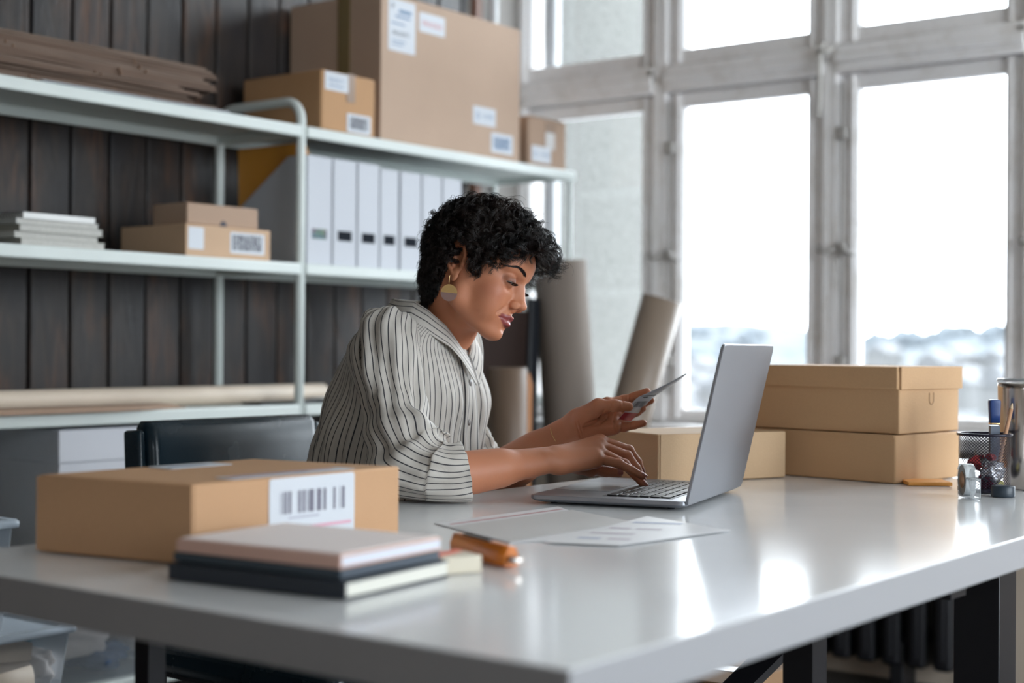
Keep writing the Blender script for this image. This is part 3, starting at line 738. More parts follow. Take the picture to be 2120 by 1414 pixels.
# ---------------------------------------------------------------- clear plastic bins under the table, left
def bin_(loc, size, label, contents, lid=True, seed=0, group='clear plastic bins'):
    lx, ly, lz = size
    o = empty('plastic_bin', loc, 0, label, 'storage bin', group)
    t = .0025; tp = .92
    b = MB()
    def rect(z, s, off): 
        cx, cy = lx / 2, ly / 2; hx, hy = (lx / 2 - off) * s, (ly / 2 - off) * s; R = .02; pts = []
        for (qx, qy, a0) in ((1, -1, -90), (1, 1, 0), (-1, 1, 90), (-1, -1, 180)):
            for k in range(5):
                a = math.radians(a0 + 22.5 * k); pts.append((cx + qx * (hx - R) + R * math.cos(a), cy + qy * (hy - R) + R * math.sin(a), z))
        return pts
    b.loft([rect(0, tp, 0), rect(lz * .5, (1 + tp) / 2, 0), rect(lz * .96, 1, 0), rect(lz * .96, 1, -.004), rect(lz, 1, -.004)], BINP, cap=False)
    b.quad([(lx * .06, ly * .06, .001), (lx * .94, ly * .06, .001), (lx * .94, ly * .94, .001), (lx * .06, ly * .94, .001)], BINP)
    b.build('bin_tub', o)
    if lid:
        b = MB(); b.loft([rect(lz - .006, 1, -.009), rect(lz + .003, 1, -.010), rect(lz + .008, 1, -.006), rect(lz + .008, 1, .012), rect(lz + .003, 1, .016)], LIDP); b.build('bin_lid', o)
    return o
FAB = [mat('cloth_%d' % k, c, .9, bump=.01, scale=20) for k, c in enumerate([(.55, .50, .46, 1), (.60, .56, .54, 1), (.10, .24, .32, 1), (.45, .36, .28, 1), (.07, .12, .22, 1), (.50, .30, .25, 1)])]
def blob_mesh(c, d, m, seed, amp=.25):
    """a crumpled cloth lump"""
    rr = random.Random(seed); b = MB(); r = bmesh.ops.create_icosphere(b.bm, subdivisions=4, radius=1)['verts']; ph = [rr.uniform(0, 6.28) for _ in range(8)]
    for v in r:
        n = v.co.copy(); k = 1 + amp * (.5 * math.sin(5 * n.x + ph[0] + 3 * n.z) + .4 * math.sin(7 * n.y + ph[1] + 4 * n.x) + .3 * math.sin(11 * n.z + ph[2] + 5 * n.y) + .2 * math.sin(17 * n.x + 13 * n.y + ph[3]))
        s = Vector((math.copysign(abs(n.x) ** .7, n.x), math.copysign(abs(n.y) ** .7, n.y), math.copysign(abs(n.z) ** .8, n.z)))
        v.co = Vector((c[0] + s.x * k * d[0] / 2, c[1] + s.y * k * d[1] / 2, c[2] + s.z * k * d[2] / 2))
    for f in b.bm.faces: f.smooth = True
    b._mi(m); return b
bin_((1.52, 2.47, .001), (.32, .34, .29), 'clear plastic bin standing on the floor, lowest of the bin stack at the left', None)
bB = bin_((1.50, 2.46, .302), (.325, .36, .130), 'clear lidded bin full of tan card and tubes, second from the floor at the left', None)
bin_((1.42, 2.47, .442), (.28, .34, .205), 'clear lidded bin on top of the stack at the left edge of the picture', None)
def content(name, b, label, cat, grp=None, loc=(0, 0, 0), rot=(0, 0, 0)):
    o = b.build(name); o.location = loc; o.rotation_euler = rot; tag(o, label, cat, grp); return o
b = MB(); b.tube([(1.56, 2.56, .352), (1.66, 2.50, .345), (1.735, 2.49, .342)], .040, KRAFT2, 20); content('cardboard_tube', b, 'tan cardboard tube lying inside the second clear bin', 'tube')
b = MB(); b.box((1.66, 2.49, .405), (.16, .04, .035), mat('tan_card', (.55, .45, .36, 1), .7), .002, rot=(0, .1, .05)); content('tan_card_box', b, 'flat tan card box under the lid of the second clear bin', 'box')
content('white_cloth', blob_mesh((1.78, 2.54, .355), (.07, .10, .07), FAB[1], 3), 'crumpled white cloth at the right end of the second clear bin', 'cloth')
content('teal_cloth', blob_mesh((1.76, 2.60, .395), (.09, .10, .05), FAB[2], 4), 'teal cloth showing under the lid of the second clear bin', 'cloth')
content('pale_cloth', blob_mesh((1.56, 2.60, .50), (.22, .2, .08), FAB[1], 5), 'pale cloth inside the topmost clear bin', 'cloth')
content('folded_grey_cloth', blob_mesh((1.66, 2.62, .14), (.24, .24, .2), FAB[0], 6), 'grey cloth filling the lowest clear bin', 'cloth')
bD = bin_((2.02, 2.874, LV[4] + .001), (.43, .29, .225), 'clear bin stuffed with bagged clothes on the lowest shelf, behind the black chair leg', None, lid=False)
content('bagged_white_cloth', blob_mesh((2.17, 3.0, .33), (.24, .2, .16), FAB[1], 8), 'white cloth heaped on the left in the bin on the lowest shelf', 'cloth')
content('blue_cloth', blob_mesh((2.26, 2.97, .245), (.12, .14, .06), FAB[4], 9), 'dark blue cloth at the bottom of the bin on the lowest shelf', 'cloth')
content('cream_cloth', blob_mesh((2.345, 2.98, .32), (.12, .16, .14), FAB[0], 10), 'cream cloth on the right in the bin on the lowest shelf', 'cloth')
content('rust_cloth', blob_mesh((2.40, 2.95, .27), (.05, .08, .04), FAB[5], 12), 'small rust-pink cloth in the right corner of the bin on the lowest shelf', 'cloth')
content('brown_bundle', blob_mesh((2.08, 2.98, .25), (.08, .16, .07), FAB[3], 13), 'brown bundle at the left end of the bin on the lowest shelf', 'cloth')

# ---------------------------------------------------------------- radiator under the window
o = empty('radiator', (4.20, 2.22, 0), 0, 'black ribbed radiator under the windows, seen below the table', 'radiator')
RADM = mat('black_radiator', (.010, .010, .013, 1), .45)
for k in range(16):
    b = MB(); y = -.62 + k * .078; b.box((0, y, .35), (.13, .060, .56), RADM, .018, seg=3); b.box((-.066, y, .35), (.012, .02, .50), RADM, .004); b.build('radiator_rib', o)
b = MB(); b.tube([(0, -.66, .16), (0, .60, .16)], .022, RADM, 10); b.tube([(0, -.66, .58), (0, .60, .58)], .022, RADM, 10); b.build('radiator_pipe', o)
for y in (-.5, .45):
    b = MB(); b.bb((-.05, y, 0), (.05, y + .04, .14), RADM, .004); b.build('foot', o)
b = MB(); b.tube([(4.19, 1.485, 0), (4.19, 1.485, .70)], .014, mat('grey_pipe', (.35, .34, .33, 1), .5), 12); o = b.build('heating_pipe'); tag(o, 'pale vertical heating pipe right of the black radiator', 'pipe')
# ================================================================== TABLE AND WHAT STANDS ON IT
TZ = 0.75
tb = empty('work_table', (.915, .638, 0), 0, 'long white glossy work table on black trestles that fills the foreground', 'table')
b = MB(); mi = b._mi(TABLEM)
b.box((1.15, .451, TZ - .020), (2.30, .902, .040), TABLEM, .0022, seg=3); 
_ei = b._mi(TABLEE); b.bm.normal_update()
for f in b.bm.faces:
    if abs(f.normal.z) < .3: f.material_index = _ei
t_ = b.build('tabletop', tb)
def leg(p, q, w=.045, nm='leg', par=None):
    b = MB(); p = Vector(p); q = Vector(q); h = w / 2
    b.loft([[(r.x - h, r.y - h, r.z), (r.x + h, r.y - h, r.z), (r.x + h, r.y + h, r.z), (r.x - h, r.y + h, r.z)] for r in (p, q)], BLACKM, smooth=False); return b.build(nm, par or tb)
leg((1.003, .30, TZ - .086), (1.003, .30, .001)); leg((1.42, .37, TZ - .086), (1.03, .90, .001), .050)
leg((.272, .812, TZ - .041), (.272, .812, .001), .026)
for a_, c_ in (((.96, .08, TZ - .085), (1.46, .82, TZ - .041)),):
    b = MB(); b.bb((.975, .08, TZ - .085), (1.03, .82, TZ - .041), BLACKM, .002); b.bb((1.03, .34, TZ - .08), (1.46, .40, TZ - .041), BLACKM, .002); b.build('trestle_beam', tb)
b = MB(); b.bb((1.46, .185, .001), (1.54, .26, TZ - .041), BLACKM, .002); b.build('leg', tb)
o = empty('floor_carton', (2.24, 1.22, .002), 0, 'large brown carton standing on the floor under the table', 'box')
b = MB(); b.bb((0, 0, 0), (.22, .40, .42), CB, .003); b.build('carton_body', o)
b = MB(); b.bb((.09, .0, .4202), (.13, .40, .4212), TAPEB); b.build('packing_tape', o)

# big parcel, front left
par = carton('parcel', (1.084, 1.254, TZ + .001), math.radians(-.4), (.333, .222, .088), 'big sealed brown parcel with a barcode label, front left on the table', m=cardboard('parcel_board', (.53, .315, .175, 1)), bev=.003, shear=-.19)
b = MB(); b.prism([(.0005, .0015), (-.0425 + .0005, .220), (-.0445, .220), (-.0018, .0015)], 2, .002, .0865, m=cardboard('parcel_board2', (.53, .315, .175, 1))) ; b.build('side_flap', par)
sticker('barcode_label', par, (.110, -.0005, .014), (1, 0, 0), (0, 0, 1), .140, .072, [('code', .016, .030, .108, .026, mat('grey_print', (.16, .15, .20, 1), .6), 12, 22), ('bar', .004, .011, .130, .0035, INKP), ('bar', .03, .024, .05, .002, mat('soft_print', (.4, .4, .48, 1), .6))])
sticker('shipping_label', par, (.06, .006, .0885), (1, 0, 0), (0, 1, 0), .20, .030, [('bar', .01, .018, .17, .004, INKR), ('bar', .01, .01, .12, .003, INKB)])
sticker('address_label', par, (.105, .165, .0885), (1, 0, 0), (0, 1, 0), .10, .045, [('bar', .01, .015, .06, .006, INKB)])

# books / notebooks front left
def book(name, loc, rz, lx, ly, h, cover, pages, label, cat='notebook', soft=False):
    o = empty(name, loc, rz, label, cat)
    b = MB(); b.bb((.002, .001, .002), (lx - .001, ly - .003, h - .002), pages, .0008); b.build('pages', o)
    b = MB(); b.bb((0, 0, 0), (lx, ly, .002), cover, .0008); b.bb((0, 0, h - .002), (lx, ly, h), cover, .0008); b.bb((-.001, 0, 0), (.0015, ly, h), cover, .0008); b.build('cover', o); return o
PK = mat('salmon_cover', (.66, .42, .34, 1), .6); NV = mat('navy_cover', (.018, .024, .035, 1), .45)
book('thick_notebook', (1.027, .973, TZ + .001), math.radians(6), .174, .226, .017, NV, mat('cream_pages', (.70, .69, .62, 1), .7), 'thick black-covered notebook with cream pages, bottom of the stack at the front')
book('slate_notebook', (1.033, .985, TZ + .0185), math.radians(5), .164, .218, .009, mat('slate_cover', (.05, .07, .09, 1), .5), mat('slate_pages', (.10, .12, .15, 1), .7), 'thin slate-blue notebook, middle of the stack at the front')
pn = book('salmon_notebook', (1.034, .986, TZ + .028), math.radians(5), .166, .214, .013, PK, mat('blueish_pages', (.66, .69, .78, 1), .6), 'salmon-pink notebook with a pale top sheet, top of the front stack')
b = MB(); b.bb((.004, .004, .0131), (.164, .212, .0142), mat('pale_sheet', (.88, .80, .78, 1), .6)); b.build('top_sheet', pn)
# small pad of cream notes with a brown end, a tag and clips
o = empty('cream_note_block', (1.203, 1.003, TZ + .001), math.radians(-22), 'cream block of note paper with brown end, right of the notebook stack', 'note block')
b = MB(); b.bb((0, 0, 0), (.048, .036, .018), mat('cream_block', (.68, .62, .50, 1), .7), .001); b.build('note_pages', o)
b = MB(); b.bb((-.003, 0, 0), (0, .036, .0185), mat('brown_end', (.16, .085, .045, 1), .6)); b.build('block_end', o)
o = empty('coral_strip', (1.203, 1.010, TZ + .0200), math.radians(8), 'thin coral strip lying across the cream note block', 'paper strip')
b = MB(); b.bb((0, 0, 0), (.05, .008, .0012), mat('coral_paper', (.75, .18, .12, 1), .6)); b.build('strip_sheet', o)
o = empty('swing_tag', (1.262, 1.20, TZ + .001), math.radians(-12), 'cream swing tag with a brown string, behind the notebook stack', 'tag')
b = MB(); b.bb((0, 0, 0), (.08, .035, .004), PAPERW, .0008); b.build('tag_card', o)
b = MB(); b.tube([(.0, .02, .006), (-.03, .0, .012), (-.06, .01, .002), (-.10, -.02, .003)], .0013, mat('brown_string', (.18, .10, .08, 1), .8), 6)
b.tube([(.08, .01, .004), (.11, -.02, .002), (.10, -.05, .002), (.05, -.05, .002)], .0012, mat('pink_string', (.5, .25, .22, 1), .8), 6); b.build('tag_string', o)
# orange cutter
o = empty('utility_cutter', (1.324, 1.045, TZ + .001), math.radians(-115), 'orange utility cutter with metal tip, right of the notebooks', 'cutter')
CO = mat('orange_plastic', (.62, .17, .012, 1), .3)
b = MB()
b.loft([[(x, y * s, z) for (y, z) in ((-.011, .001), (.011, .001), (.012, .012), (.006, .022), (-.006, .022), (-.012, .012))] for (x, s) in ((-.068, .6), (-.06, 1), (.03, 1.05), (.055, .95), (.072, .7))], CO); b.build('cutter_body', o)
b = MB(); b.bb((-.045, -.003, .0205), (.02, .003, .0245), BLACKP, .001); b.build('blade_slider', o)
b = MB(); b.bb((.068, -.005, .006), (.088, .005, .013), STEEL, .001); b.build('cutter_tip', o)

# printed sheets in front of the laptop
PP = mat('sheet_paper', (.72, .72, .74, 1), .45)
def sheet(name, pts, z, label, content=()):
    o = empty(name, (pts[0][0], pts[0][1], z), 0, label, 'paper'); b = MB()
    a = Vector((pts[0][0], pts[0][1], 0)); q = [Vector((p[0], p[1], 0)) - a for p in pts]
    up_ = Vector((0, 0, .0006)); b.prism([(p.x, p.y) for p in q], 2, 0, .0006, m=PP)
    ux = (q[1] - q[0]); uy = (q[3] - q[0])
    for (u, v, w_, h_, mm) in content:
        c0 = ux * u + uy * v + up_ * 1.5; b.quad([c0, c0 + ux * w_, c0 + ux * w_ + uy * h_, c0 + uy * h_], mm)
    b.build('sheet_of_paper', o); return o
GRY = mat('grey_sheet_print', (.53, .52, .51, 1), .5); LIL = mat('lilac_print', (.45, .38, .45, 1), .5); RDP = mat('red_print', (.50, .20, .22, 1), .5); BLP = mat('blue_print', (.35, .40, .55, 1), .5)
sheet('printed_sheet', [(1.548, 1.305), (1.455, 1.105), (1.62, 1.02), (1.83, 1.30)], TZ + .0008, 'printed sheet with red lettering lying left of the laptop corner',
      [(.12, .05, .03, .9, RDP), (.22, .02, .75, .96, GRY)])
sheet('form_sheet', [(1.478, 1.072), (1.515, .985), (1.735, .955), (1.80, 1.125)], TZ + .0018, 'printed form with rows of blue and lilac lines, in front of the laptop',
      [(.15, .72, .7, .05, BLP), (.12, .5, .3, .04, LIL), (.5, .5, .35, .04, LIL), (.12, .32, .6, .04, LIL), (.2, .15, .3, .04, BLP), (.6, .15, .3, .04, LIL)])

# laptop: hinge corner (1.906,1.125), user corner (1.825,1.362)
lap = empty('laptop', (1.906, 1.125, TZ + .001), math.atan2(.091, .331), 'open space-grey laptop seen from behind its lid, under the typing hand', 'laptop')
LW, LD = .346, .246     # local x along the hinge, local y towards the user
b = MB()
def rr_rect(x0, y0, x1, y1, z, R=.011):
    pts = []
    for (cx, cy, a0) in ((x1 - R, y0 + R, -90), (x1 - R, y1 - R, 0), (x0 + R, y1 - R, 90), (x0 + R, y0 + R, 180)):
        for k in range(6):
            a = math.radians(a0 + 18 * k); pts.append((cx + R * math.cos(a), cy + R * math.sin(a), z))
    return pts
b.loft([rr_rect(.012, .010, LW - .012, LD - .012, .0022), rr_rect(.004, .003, LW - .004, LD - .004, .0045), rr_rect(0, 0, LW, LD, .0075), rr_rect(0, 0, LW, LD, .0125), rr_rect(.0008, .0008, LW - .0008, LD - .0008, .0132)], ALU, smooth=False)
b.build('laptop_base', lap)
b = MB(); b.bb((.030, .028, .0133), (LW - .030, .138, .0137), BLACKP); 
KY = mat('key_black', (.012, .013, .016, 1), .35); KL = mat('key_print', (.5, .52, .56, 1), .5)
kx0, kx1, ky0, ky1 = .034, LW - .034, .032, .134
rows = 6; kh = (ky1 - ky0) / rows
for r_ in range(rows):
    nk = 14; kw = (kx1 - kx0) / nk
    k = 0
    while k < nk:
        span = 5 if (r_ == 5 and k == 4) else 1
        x0 = kx0 + k * kw; y0 = ky0 + r_ * kh
        b.box((x0 + kw * span / 2, y0 + kh / 2, .0146), (kw * span - .0028, kh - .0028, .0016), KY, .0006, seg=1)
        b.quad([(x0 + kw * span / 2 - .0015, y0 + kh / 2 - .0018, .01545), (x0 + kw * span / 2 + .0015, y0 + kh / 2 - .0018, .01545), (x0 + kw * span / 2 + .0015, y0 + kh / 2 + .0018, .01545), (x0 + kw * span / 2 - .0015, y0 + kh / 2 + .0018, .01545)], KL)
        k += span
b.build('keyboard', lap)
b = MB(); b.loft([rr_rect(LW / 2 - .075, .150, LW / 2 + .075, LD - .006, .01325, .004), rr_rect(LW / 2 - .075, .150, LW / 2 + .075, LD - .006, .0136, .004)], mat('trackpad_grey', (.34, .35, .38, 1), .3, metal=.6)); b.build('trackpad', lap)
b = MB(); b.bb((LW / 2 - .04, .0, .0075), (LW / 2 + .04, .012, .0138), BLACKP, .001); b.build('hinge', lap)
b = MB(); [b.lathe([(.006, 0), (.006, .0025), (.004, .003)], (x, y, -.0006), BLACKP, 12) for x in (.03, LW - .03) for y in (.03, LD - .03)]; b.build('rubber_feet', lap)
# lid leans back (away from the user: local -y)
tilt = math.atan2(.056, .246)
lid = empty('lid_pivot_tmp') if False else None
b = MB()
def rr_lid(y, R=.010, e=0.0):
    pts = []; x0, x1, z0, z1 = e, LW - e, e, .2435 - e
    for (cx, cz, a0) in ((x1 - R, z0 + R, -90), (x1 - R, z1 - R, 0), (x0 + R, z1 - R, 90), (x0 + R, z0 + R, 180)):
        for k in range(6):
            a = math.radians(a0 + 18 * k); pts.append((cx + R * math.cos(a), y, cz + R * math.sin(a)))
    return pts
b.loft([rr_lid(-.0052, e=.0012), rr_lid(-.0046), rr_lid(-.0012), rr_lid(-.0004, e=.0006)], ALU, smooth=False)
lo = b.build('laptop_lid', lap); lo.location = (0, .002, .0085); lo.rotation_euler = (tilt, 0, 0)
b = MB(); b.loft([rr_lid(-.0004, e=.003), rr_lid(.0002, e=.0035)], mat('screen_glass', (.01, .012, .016, 1), .08), smooth=False); b.build('screen', lo)

# carton behind the laptop
bxA = carton('laptop_carton', (2.262, 1.392, TZ + .001), math.radians(-24), (.285, .19, .086), 'low brown mailer carton lying behind the laptop, with a slit at its near corner', m=cardboard('mailer_board', (.50, .345, .21, 1)), bev=.003)
b = MB(); b.bb((.0045, -.0018, .002), (.284, .0, .0855), cardboard('mailer_board2', (.50, .345, .21, 1)), .0006); b.build('front_flap', bxA)
# two stacked cartons, right
CBR = cardboard('stack_board', (.53, .33, .18, 1))
lowc = carton('lower_stack_carton', (2.534, 1.066, TZ + .001), math.radians(-9), (.224, .335, .086), 'plain brown carton at the bottom of the two-box stack on the right', m=CBR, bev=.003)
b = MB(); b.bb((-.0012, .003, .0805), (.0, .333, .0865), CBR); b.build('lid_edge', lowc)
upc = empty('upper_stack_carton', (2.541, 1.061, TZ + .0885), math.radians(-7), 'lidded brown carton on top of the two-box stack on the right', 'box')
b = MB(); b.bb((.003, .003, 0), (.223, .337, .112), CBR, .0025); b.build('carton_body', upc)
b = MB(); b.bb((-.001, .0045, .080), (.230, .342, .1205), CBR, .0025); b.bb((.004, -.001, .079), (.230, .004, .1205), CBR, .0015); b.build('carton_lid', upc)
b = MB(); ang = [math.pi * k / 8 for k in range(9)]
b.tube([(.110, .0026, .073)] + [(.118 - .008 * math.cos(a), .0026, .060 - .009 * math.sin(a)) for a in ang] + [(.126, .0026, .073)], .0006, CBE, 5); b.build('thumb_notch', upc)
o = empty('white_paper_slip', (2.775, 1.12, TZ + .0885), .2, 'white paper slip poking out behind the box stack', 'paper')
b = MB(); b.bb((-.03, -.03, -.004), (.028, .05, -.0015), PAPERW); b.build('slip_sheet', o); o.location.z = TZ + .0885

# pale orange sticky notes
o = empty('sticky_notes', (2.52, 1.035, TZ + .001), math.radians(-55), 'pad of orange sticky notes lying by the box stack', 'sticky notes')
b = MB(); b.bb((0, -.0, 0), (.076, .076, .006), mat('orange_notes', (.80, .36, .08, 1), .7), .0006); b.build('note_pad', o)

# wire mesh pen cup
def mesh_mat():
    k = N('wire_mesh'); co = k.n('ShaderNodeTexCoord'); sp = k.n('ShaderNodeSeparateXYZ'); k.l(co.outputs['Object'], sp.inputs[0])
    ang_ = k.math('MULTIPLY', k.math('ARCTAN2', sp.outputs[1], sp.outputs[0]), 24.0); zz = k.math('MULTIPLY', sp.outputs[2], 640.0)
    a = k.math('ABSOLUTE', k.math('SINE', k.math('ADD', ang_, zz))); c = k.math('ABSOLUTE', k.math('SINE', k.math('SUBTRACT', ang_, zz)))
    wire = k.math('LESS_THAN', k.math('MINIMUM', a, c), 0.36)
    tr = k.n('ShaderNodeBsdfTransparent'); mx = k.n('ShaderNodeMixShader'); k.l(wire, mx.inputs[0]); k.l(tr.outputs[0], mx.inputs[1]); k.l(k.b.outputs[0], mx.inputs[2])
    k.base((.015, .013, .025, 1)); k.b.inputs['Roughness'].default_value = .35; k.b.inputs['Metallic'].default_value = .5
    k.l(mx.outputs[0], k.out.inputs['Surface']); return k.m
cup = empty('pen_cup', (2.505, .895, TZ + .001), 0, 'black wire-mesh pen cup holding a blue marker and a pencil', 'pen cup')
b = MB(); b.lathe([(.0425, .004), (.0425, .096)], (0, 0, 0), mesh_mat(), 64, cap=False); b.build('mesh_wall', cup)
CUPM = mat('cup_rim_metal', (.014, .012, .026, 1), .25, metal=.3)
b = MB(); b.lathe([(.043, .094), (.0455, .0945), (.0465, .0965), (.0455, .099), (.043, .099), (.0415, .0965), (.043, .094)], (0, 0, 0), CUPM, 48, cap=False); b.build('rim', cup)
b = MB(); b.lathe([(.041, .0), (.0435, .001), (.0435, .007), (.041, .007), (.0, .005)], (0, 0, 0), CUPM, 48, cap=True); b.build('cup_base', cup)
# things standing and lying in the cup
R3 = Vector((_rt.x, _rt.y, 0)); F3 = Vector((_fw.x, _fw.y, 0)); CC = Vector((2.505, .895, TZ))
def cp(r, f, z): v = CC + R3 * r + F3 * f; return Vector((v.x, v.y, TZ + z))
o = empty('blue_marker', cp(.0195, .01, .0), 0, 'blue marker with a gold band standing in the pen cup', 'marker')
b = MB(); b.loft([[(x, y, z) for x, y in ((-w, -.005), (w, -.005), (w, .005), (-w, .005))] for z, w in ((.012, .008), (.112, .008))], mat('marker_barrel', (.10, .12, .16, 1), .3), smooth=False); b.build('marker_barrel', o).rotation_euler = (0, 0, -AZ * 0 + 0)
b = MB(); b.loft([rr_rect(-.0088, -.0065, .0088, .0065, z, .003) for z in (.114, .1165)], GOLD); b.build('gold_band', o)
b = MB(); b.loft([rr_rect(-w, -.0065, w, .0065, z, .003) for z, w in ((.1165, .0085), (.13, .0087), (.15, .0098), (.1545, .0095), (.156, .007))], mat('marker_blue', (.008, .035, .15, 1), .35)); b.build('marker_cap', o)
o.rotation_euler = (0, 0, math.radians(-52))
o = empty('wooden_pencil', cp(.030, .0, .012), 0, 'bare wooden pencil leaning out of the pen cup to the right', 'pencil')
a_ = cp(.012, -.012, .012) - o.location; e_ = cp(.050, .01, .150) - o.location
PW = mat('pencil_wood', (.48, .26, .15, 1), .5)
b = MB(); b.tube([a_, a_ + (e_ - a_) * .93], .0036, PW, 6); b.build('pencil_barrel', o)
b = MB(); b.tube([a_ + (e_ - a_) * .93, a_ + (e_ - a_) * .985, e_], [.0036, .0014, .0005], mat('pencil_tip_wood', (.62, .46, .30, 1), .6), 8); b.build('pencil_tip', o)
REDC = mat('red_clip', (.38, .03, .03, 1), .4); SILV = mat('silver_foil', (.55, .56, .6, 1), .25, metal=.8, bump=.004, scale=60); YEL = mat('yellow_clip', (.5, .45, .05, 1), .5); BLKC = mat('black_clip', (.02, .025, .03, 1), .4)
def clip(name, pos, d, m, lb, rot):
    o = empty(name, pos, 0, lb, 'binder clip'); b = MB()
    b.prism([(-d / 2, 0), (d / 2, 0), (d * .08, d * .62), (-d * .08, d * .62)], 0, -d * .6, d * .6, m, .001); b.build('clip_body', o)
    b = MB(); b.tube([(-d * .3, d * .05, d * .62), (-d * .2, d * .2, d * 1.1), (d * .2, d * .2, d * 1.1), (d * .3, d * .05, d * .62)], .0009, STEEL, 6); b.build('clip_wire', o)
    o.rotation_euler = rot
clip('red_clip', cp(-.020, -.006, .044), .024, REDC, 'dark red clip on the left in the mesh cup', (.3, .5, .4))
clip('red_clip', cp(.003, .006, .052), .024, REDC, 'dark red clip near the middle of the mesh cup, beside the marker', (1.2, .2, 1.4))
clip('red_clip', cp(.000, -.010, .014), .026, mat('crimson_clip', (.26, .02, .05, 1), .4), 'crimson clip low in the mesh cup', (.2, .9, .1))
clip('black_clip', cp(-.006, -.002, .046), .018, BLKC, 'black clip between the two red ones in the mesh cup', (.4, .1, .9))
clip('yellow_clip', cp(.021, -.012, .008), .020, YEL, 'yellow clip at the bottom right of the mesh cup', (.1, .1, .6))
b = blob_mesh((0, 0, 0), (.036, .03, .032), SILV, 15, .3); o = b.build('silver_foil_ball'); o.location = cp(.010, -.010, .036); tag(o, 'crumpled silver foil in the mesh cup', 'foil')

# clear tape dispenser
o = empty('tape_dispenser', (2.392, .884, TZ + .001), math.radians(-53), 'small clear tape dispenser with a roll of tape, in front of the pen cup', 'tape dispenser')
b = MB(); n = 40
def ring_x(x, r, m_=None): return [(x, r * math.cos(2 * math.pi * k / n), .0275 + r * math.sin(2 * math.pi * k / n)) for k in range(n)]
# local x = roll axis
b.loft([ring_x(-.009, .0265), ring_x(.009, .0265), ring_x(.009, .0255), ring_x(-.009, .0255), ring_x(-.009, .0265)], CLEARP, cap=False)
b.bb((-.008, -.05, .0), (.008, .0, .003), CLEARP, .001); b.bb((-.008, -.05, .0), (.008, -.046, .034), CLEARP, .001); b.bb((-.008, -.05, .030), (.008, -.02, .034), CLEARP, .001)
b.build('dispenser_shell', o)
b = MB(); b.loft([ring_x(-.0075, .0245), ring_x(.0075, .0245), ring_x(.0075, .0135), ring_x(-.0075, .0135), ring_x(-.0075, .0245)], mat('tape_roll_grey', (.20, .205, .21, 1), .45), cap=False); b.build('tape_roll', o)
b = MB(); b.loft([ring_x(-.008, .0135), ring_x(.008, .0135), ring_x(.008, .0115), ring_x(-.008, .0115), ring_x(-.008, .0135)], mat('tape_core', (.30, .17, .10, 1), .7), cap=False); b.build('tape_core', o)
o = empty('screw_top', (2.437, .840, TZ + .001), 0, 'small black screw top lying in front of the pen cup', 'screw top')
b = MB(); b.lathe([(.0185, 0), (.019, .001), (.019, .0165), (.018, .0175), (.0, .0175)], (0, 0, 0), mat('cap_black', (.018, .03, .045, 1), .4), 40); b.build('cap_body', o)
o = empty('steel_tumbler', (2.600, .862, TZ + .001), 0, 'brushed steel tumbler with a clear lid at the right edge of the picture', 'tumbler')
b = MB(); b.lathe([(.030, 0), (.032, .002), (.037, .06), (.0415, .13), (.0425, .172), (.0425, .182), (.041, .183)], (0, 0, 0), STEEL, 48); b.build('tumbler_body', o)
b = MB(); b.lathe([(.0425, .182), (.0437, .183), (.0437, .1885), (.042, .190), (.034, .190), (.033, .186), (.0, .186)], (0, 0, 0), CLEARP, 48); b.build('tumbler_lid', o)

# black leather chair
ch = empty('leather_chair', (1.965, 1.90, 0), 0, 'black leather chair with a padded back that the person sits on', 'chair')
b = MB(); 
def pad(z, wy, xh): return rr_rect(-xh, -wy, xh, wy, z, min(wy, .02) * .98)
rings = []
zs = [.50, .51, .56, .64, .72, .80, .838, .850]
for z, s in zip(zs, [.6, .9, 1, 1.04, 1.05, 1.0, .9, .55]):
    rings.append([(p[0] * (1 if s > .8 else .985), p[1] + .25 + (z - .5) * .06, p[2]) for p in pad(z, .030 * s, .212)])
b.loft(rings, LEATHER); b.build('backrest', ch)
for s in (-1, 1):
    b = MB(); b.box((s * .222, .268, .66), (.016, .046, .35), LEATHER, .006, rot=(-.06, 0, 0)); b.build('side_panel', ch)
b = MB(); b.box((0, .0, .435), (.45, .46, .07), LEATHER, .025, seg=3); b.build('seat', ch)
for (x, y) in ((-.205, -.20), (.205, -.20), (-.205, .23), (.205, .23)):
    leg((x, y, .425), (x * 1.05, y * 1.08, .001), .026, 'leg', ch)
for s in (-1, 1):
    b = MB(); b.bb((s * .205 - .01, -.2, .40), (s * .205 + .01, .25, .425), BLACKM); b.build('seat_rail', ch)
# ================================================================== THE PERSON
# local frame of the figure: u = to the picture's right, v = away, z = up, metres, origin below the seated torso
PG = Vector((1.95, 1.62, 0)); PU = Vector((_rt.x, _rt.y, 0)); PV = Vector((_fw.x, _fw.y, 0))
PMAT = np.array([[PU.x, PV.x, 0], [PU.y, PV.y, 0], [0, 0, 1]])
def to_world(p): return np.asarray(p) @ PMAT.T + np.array(PG)

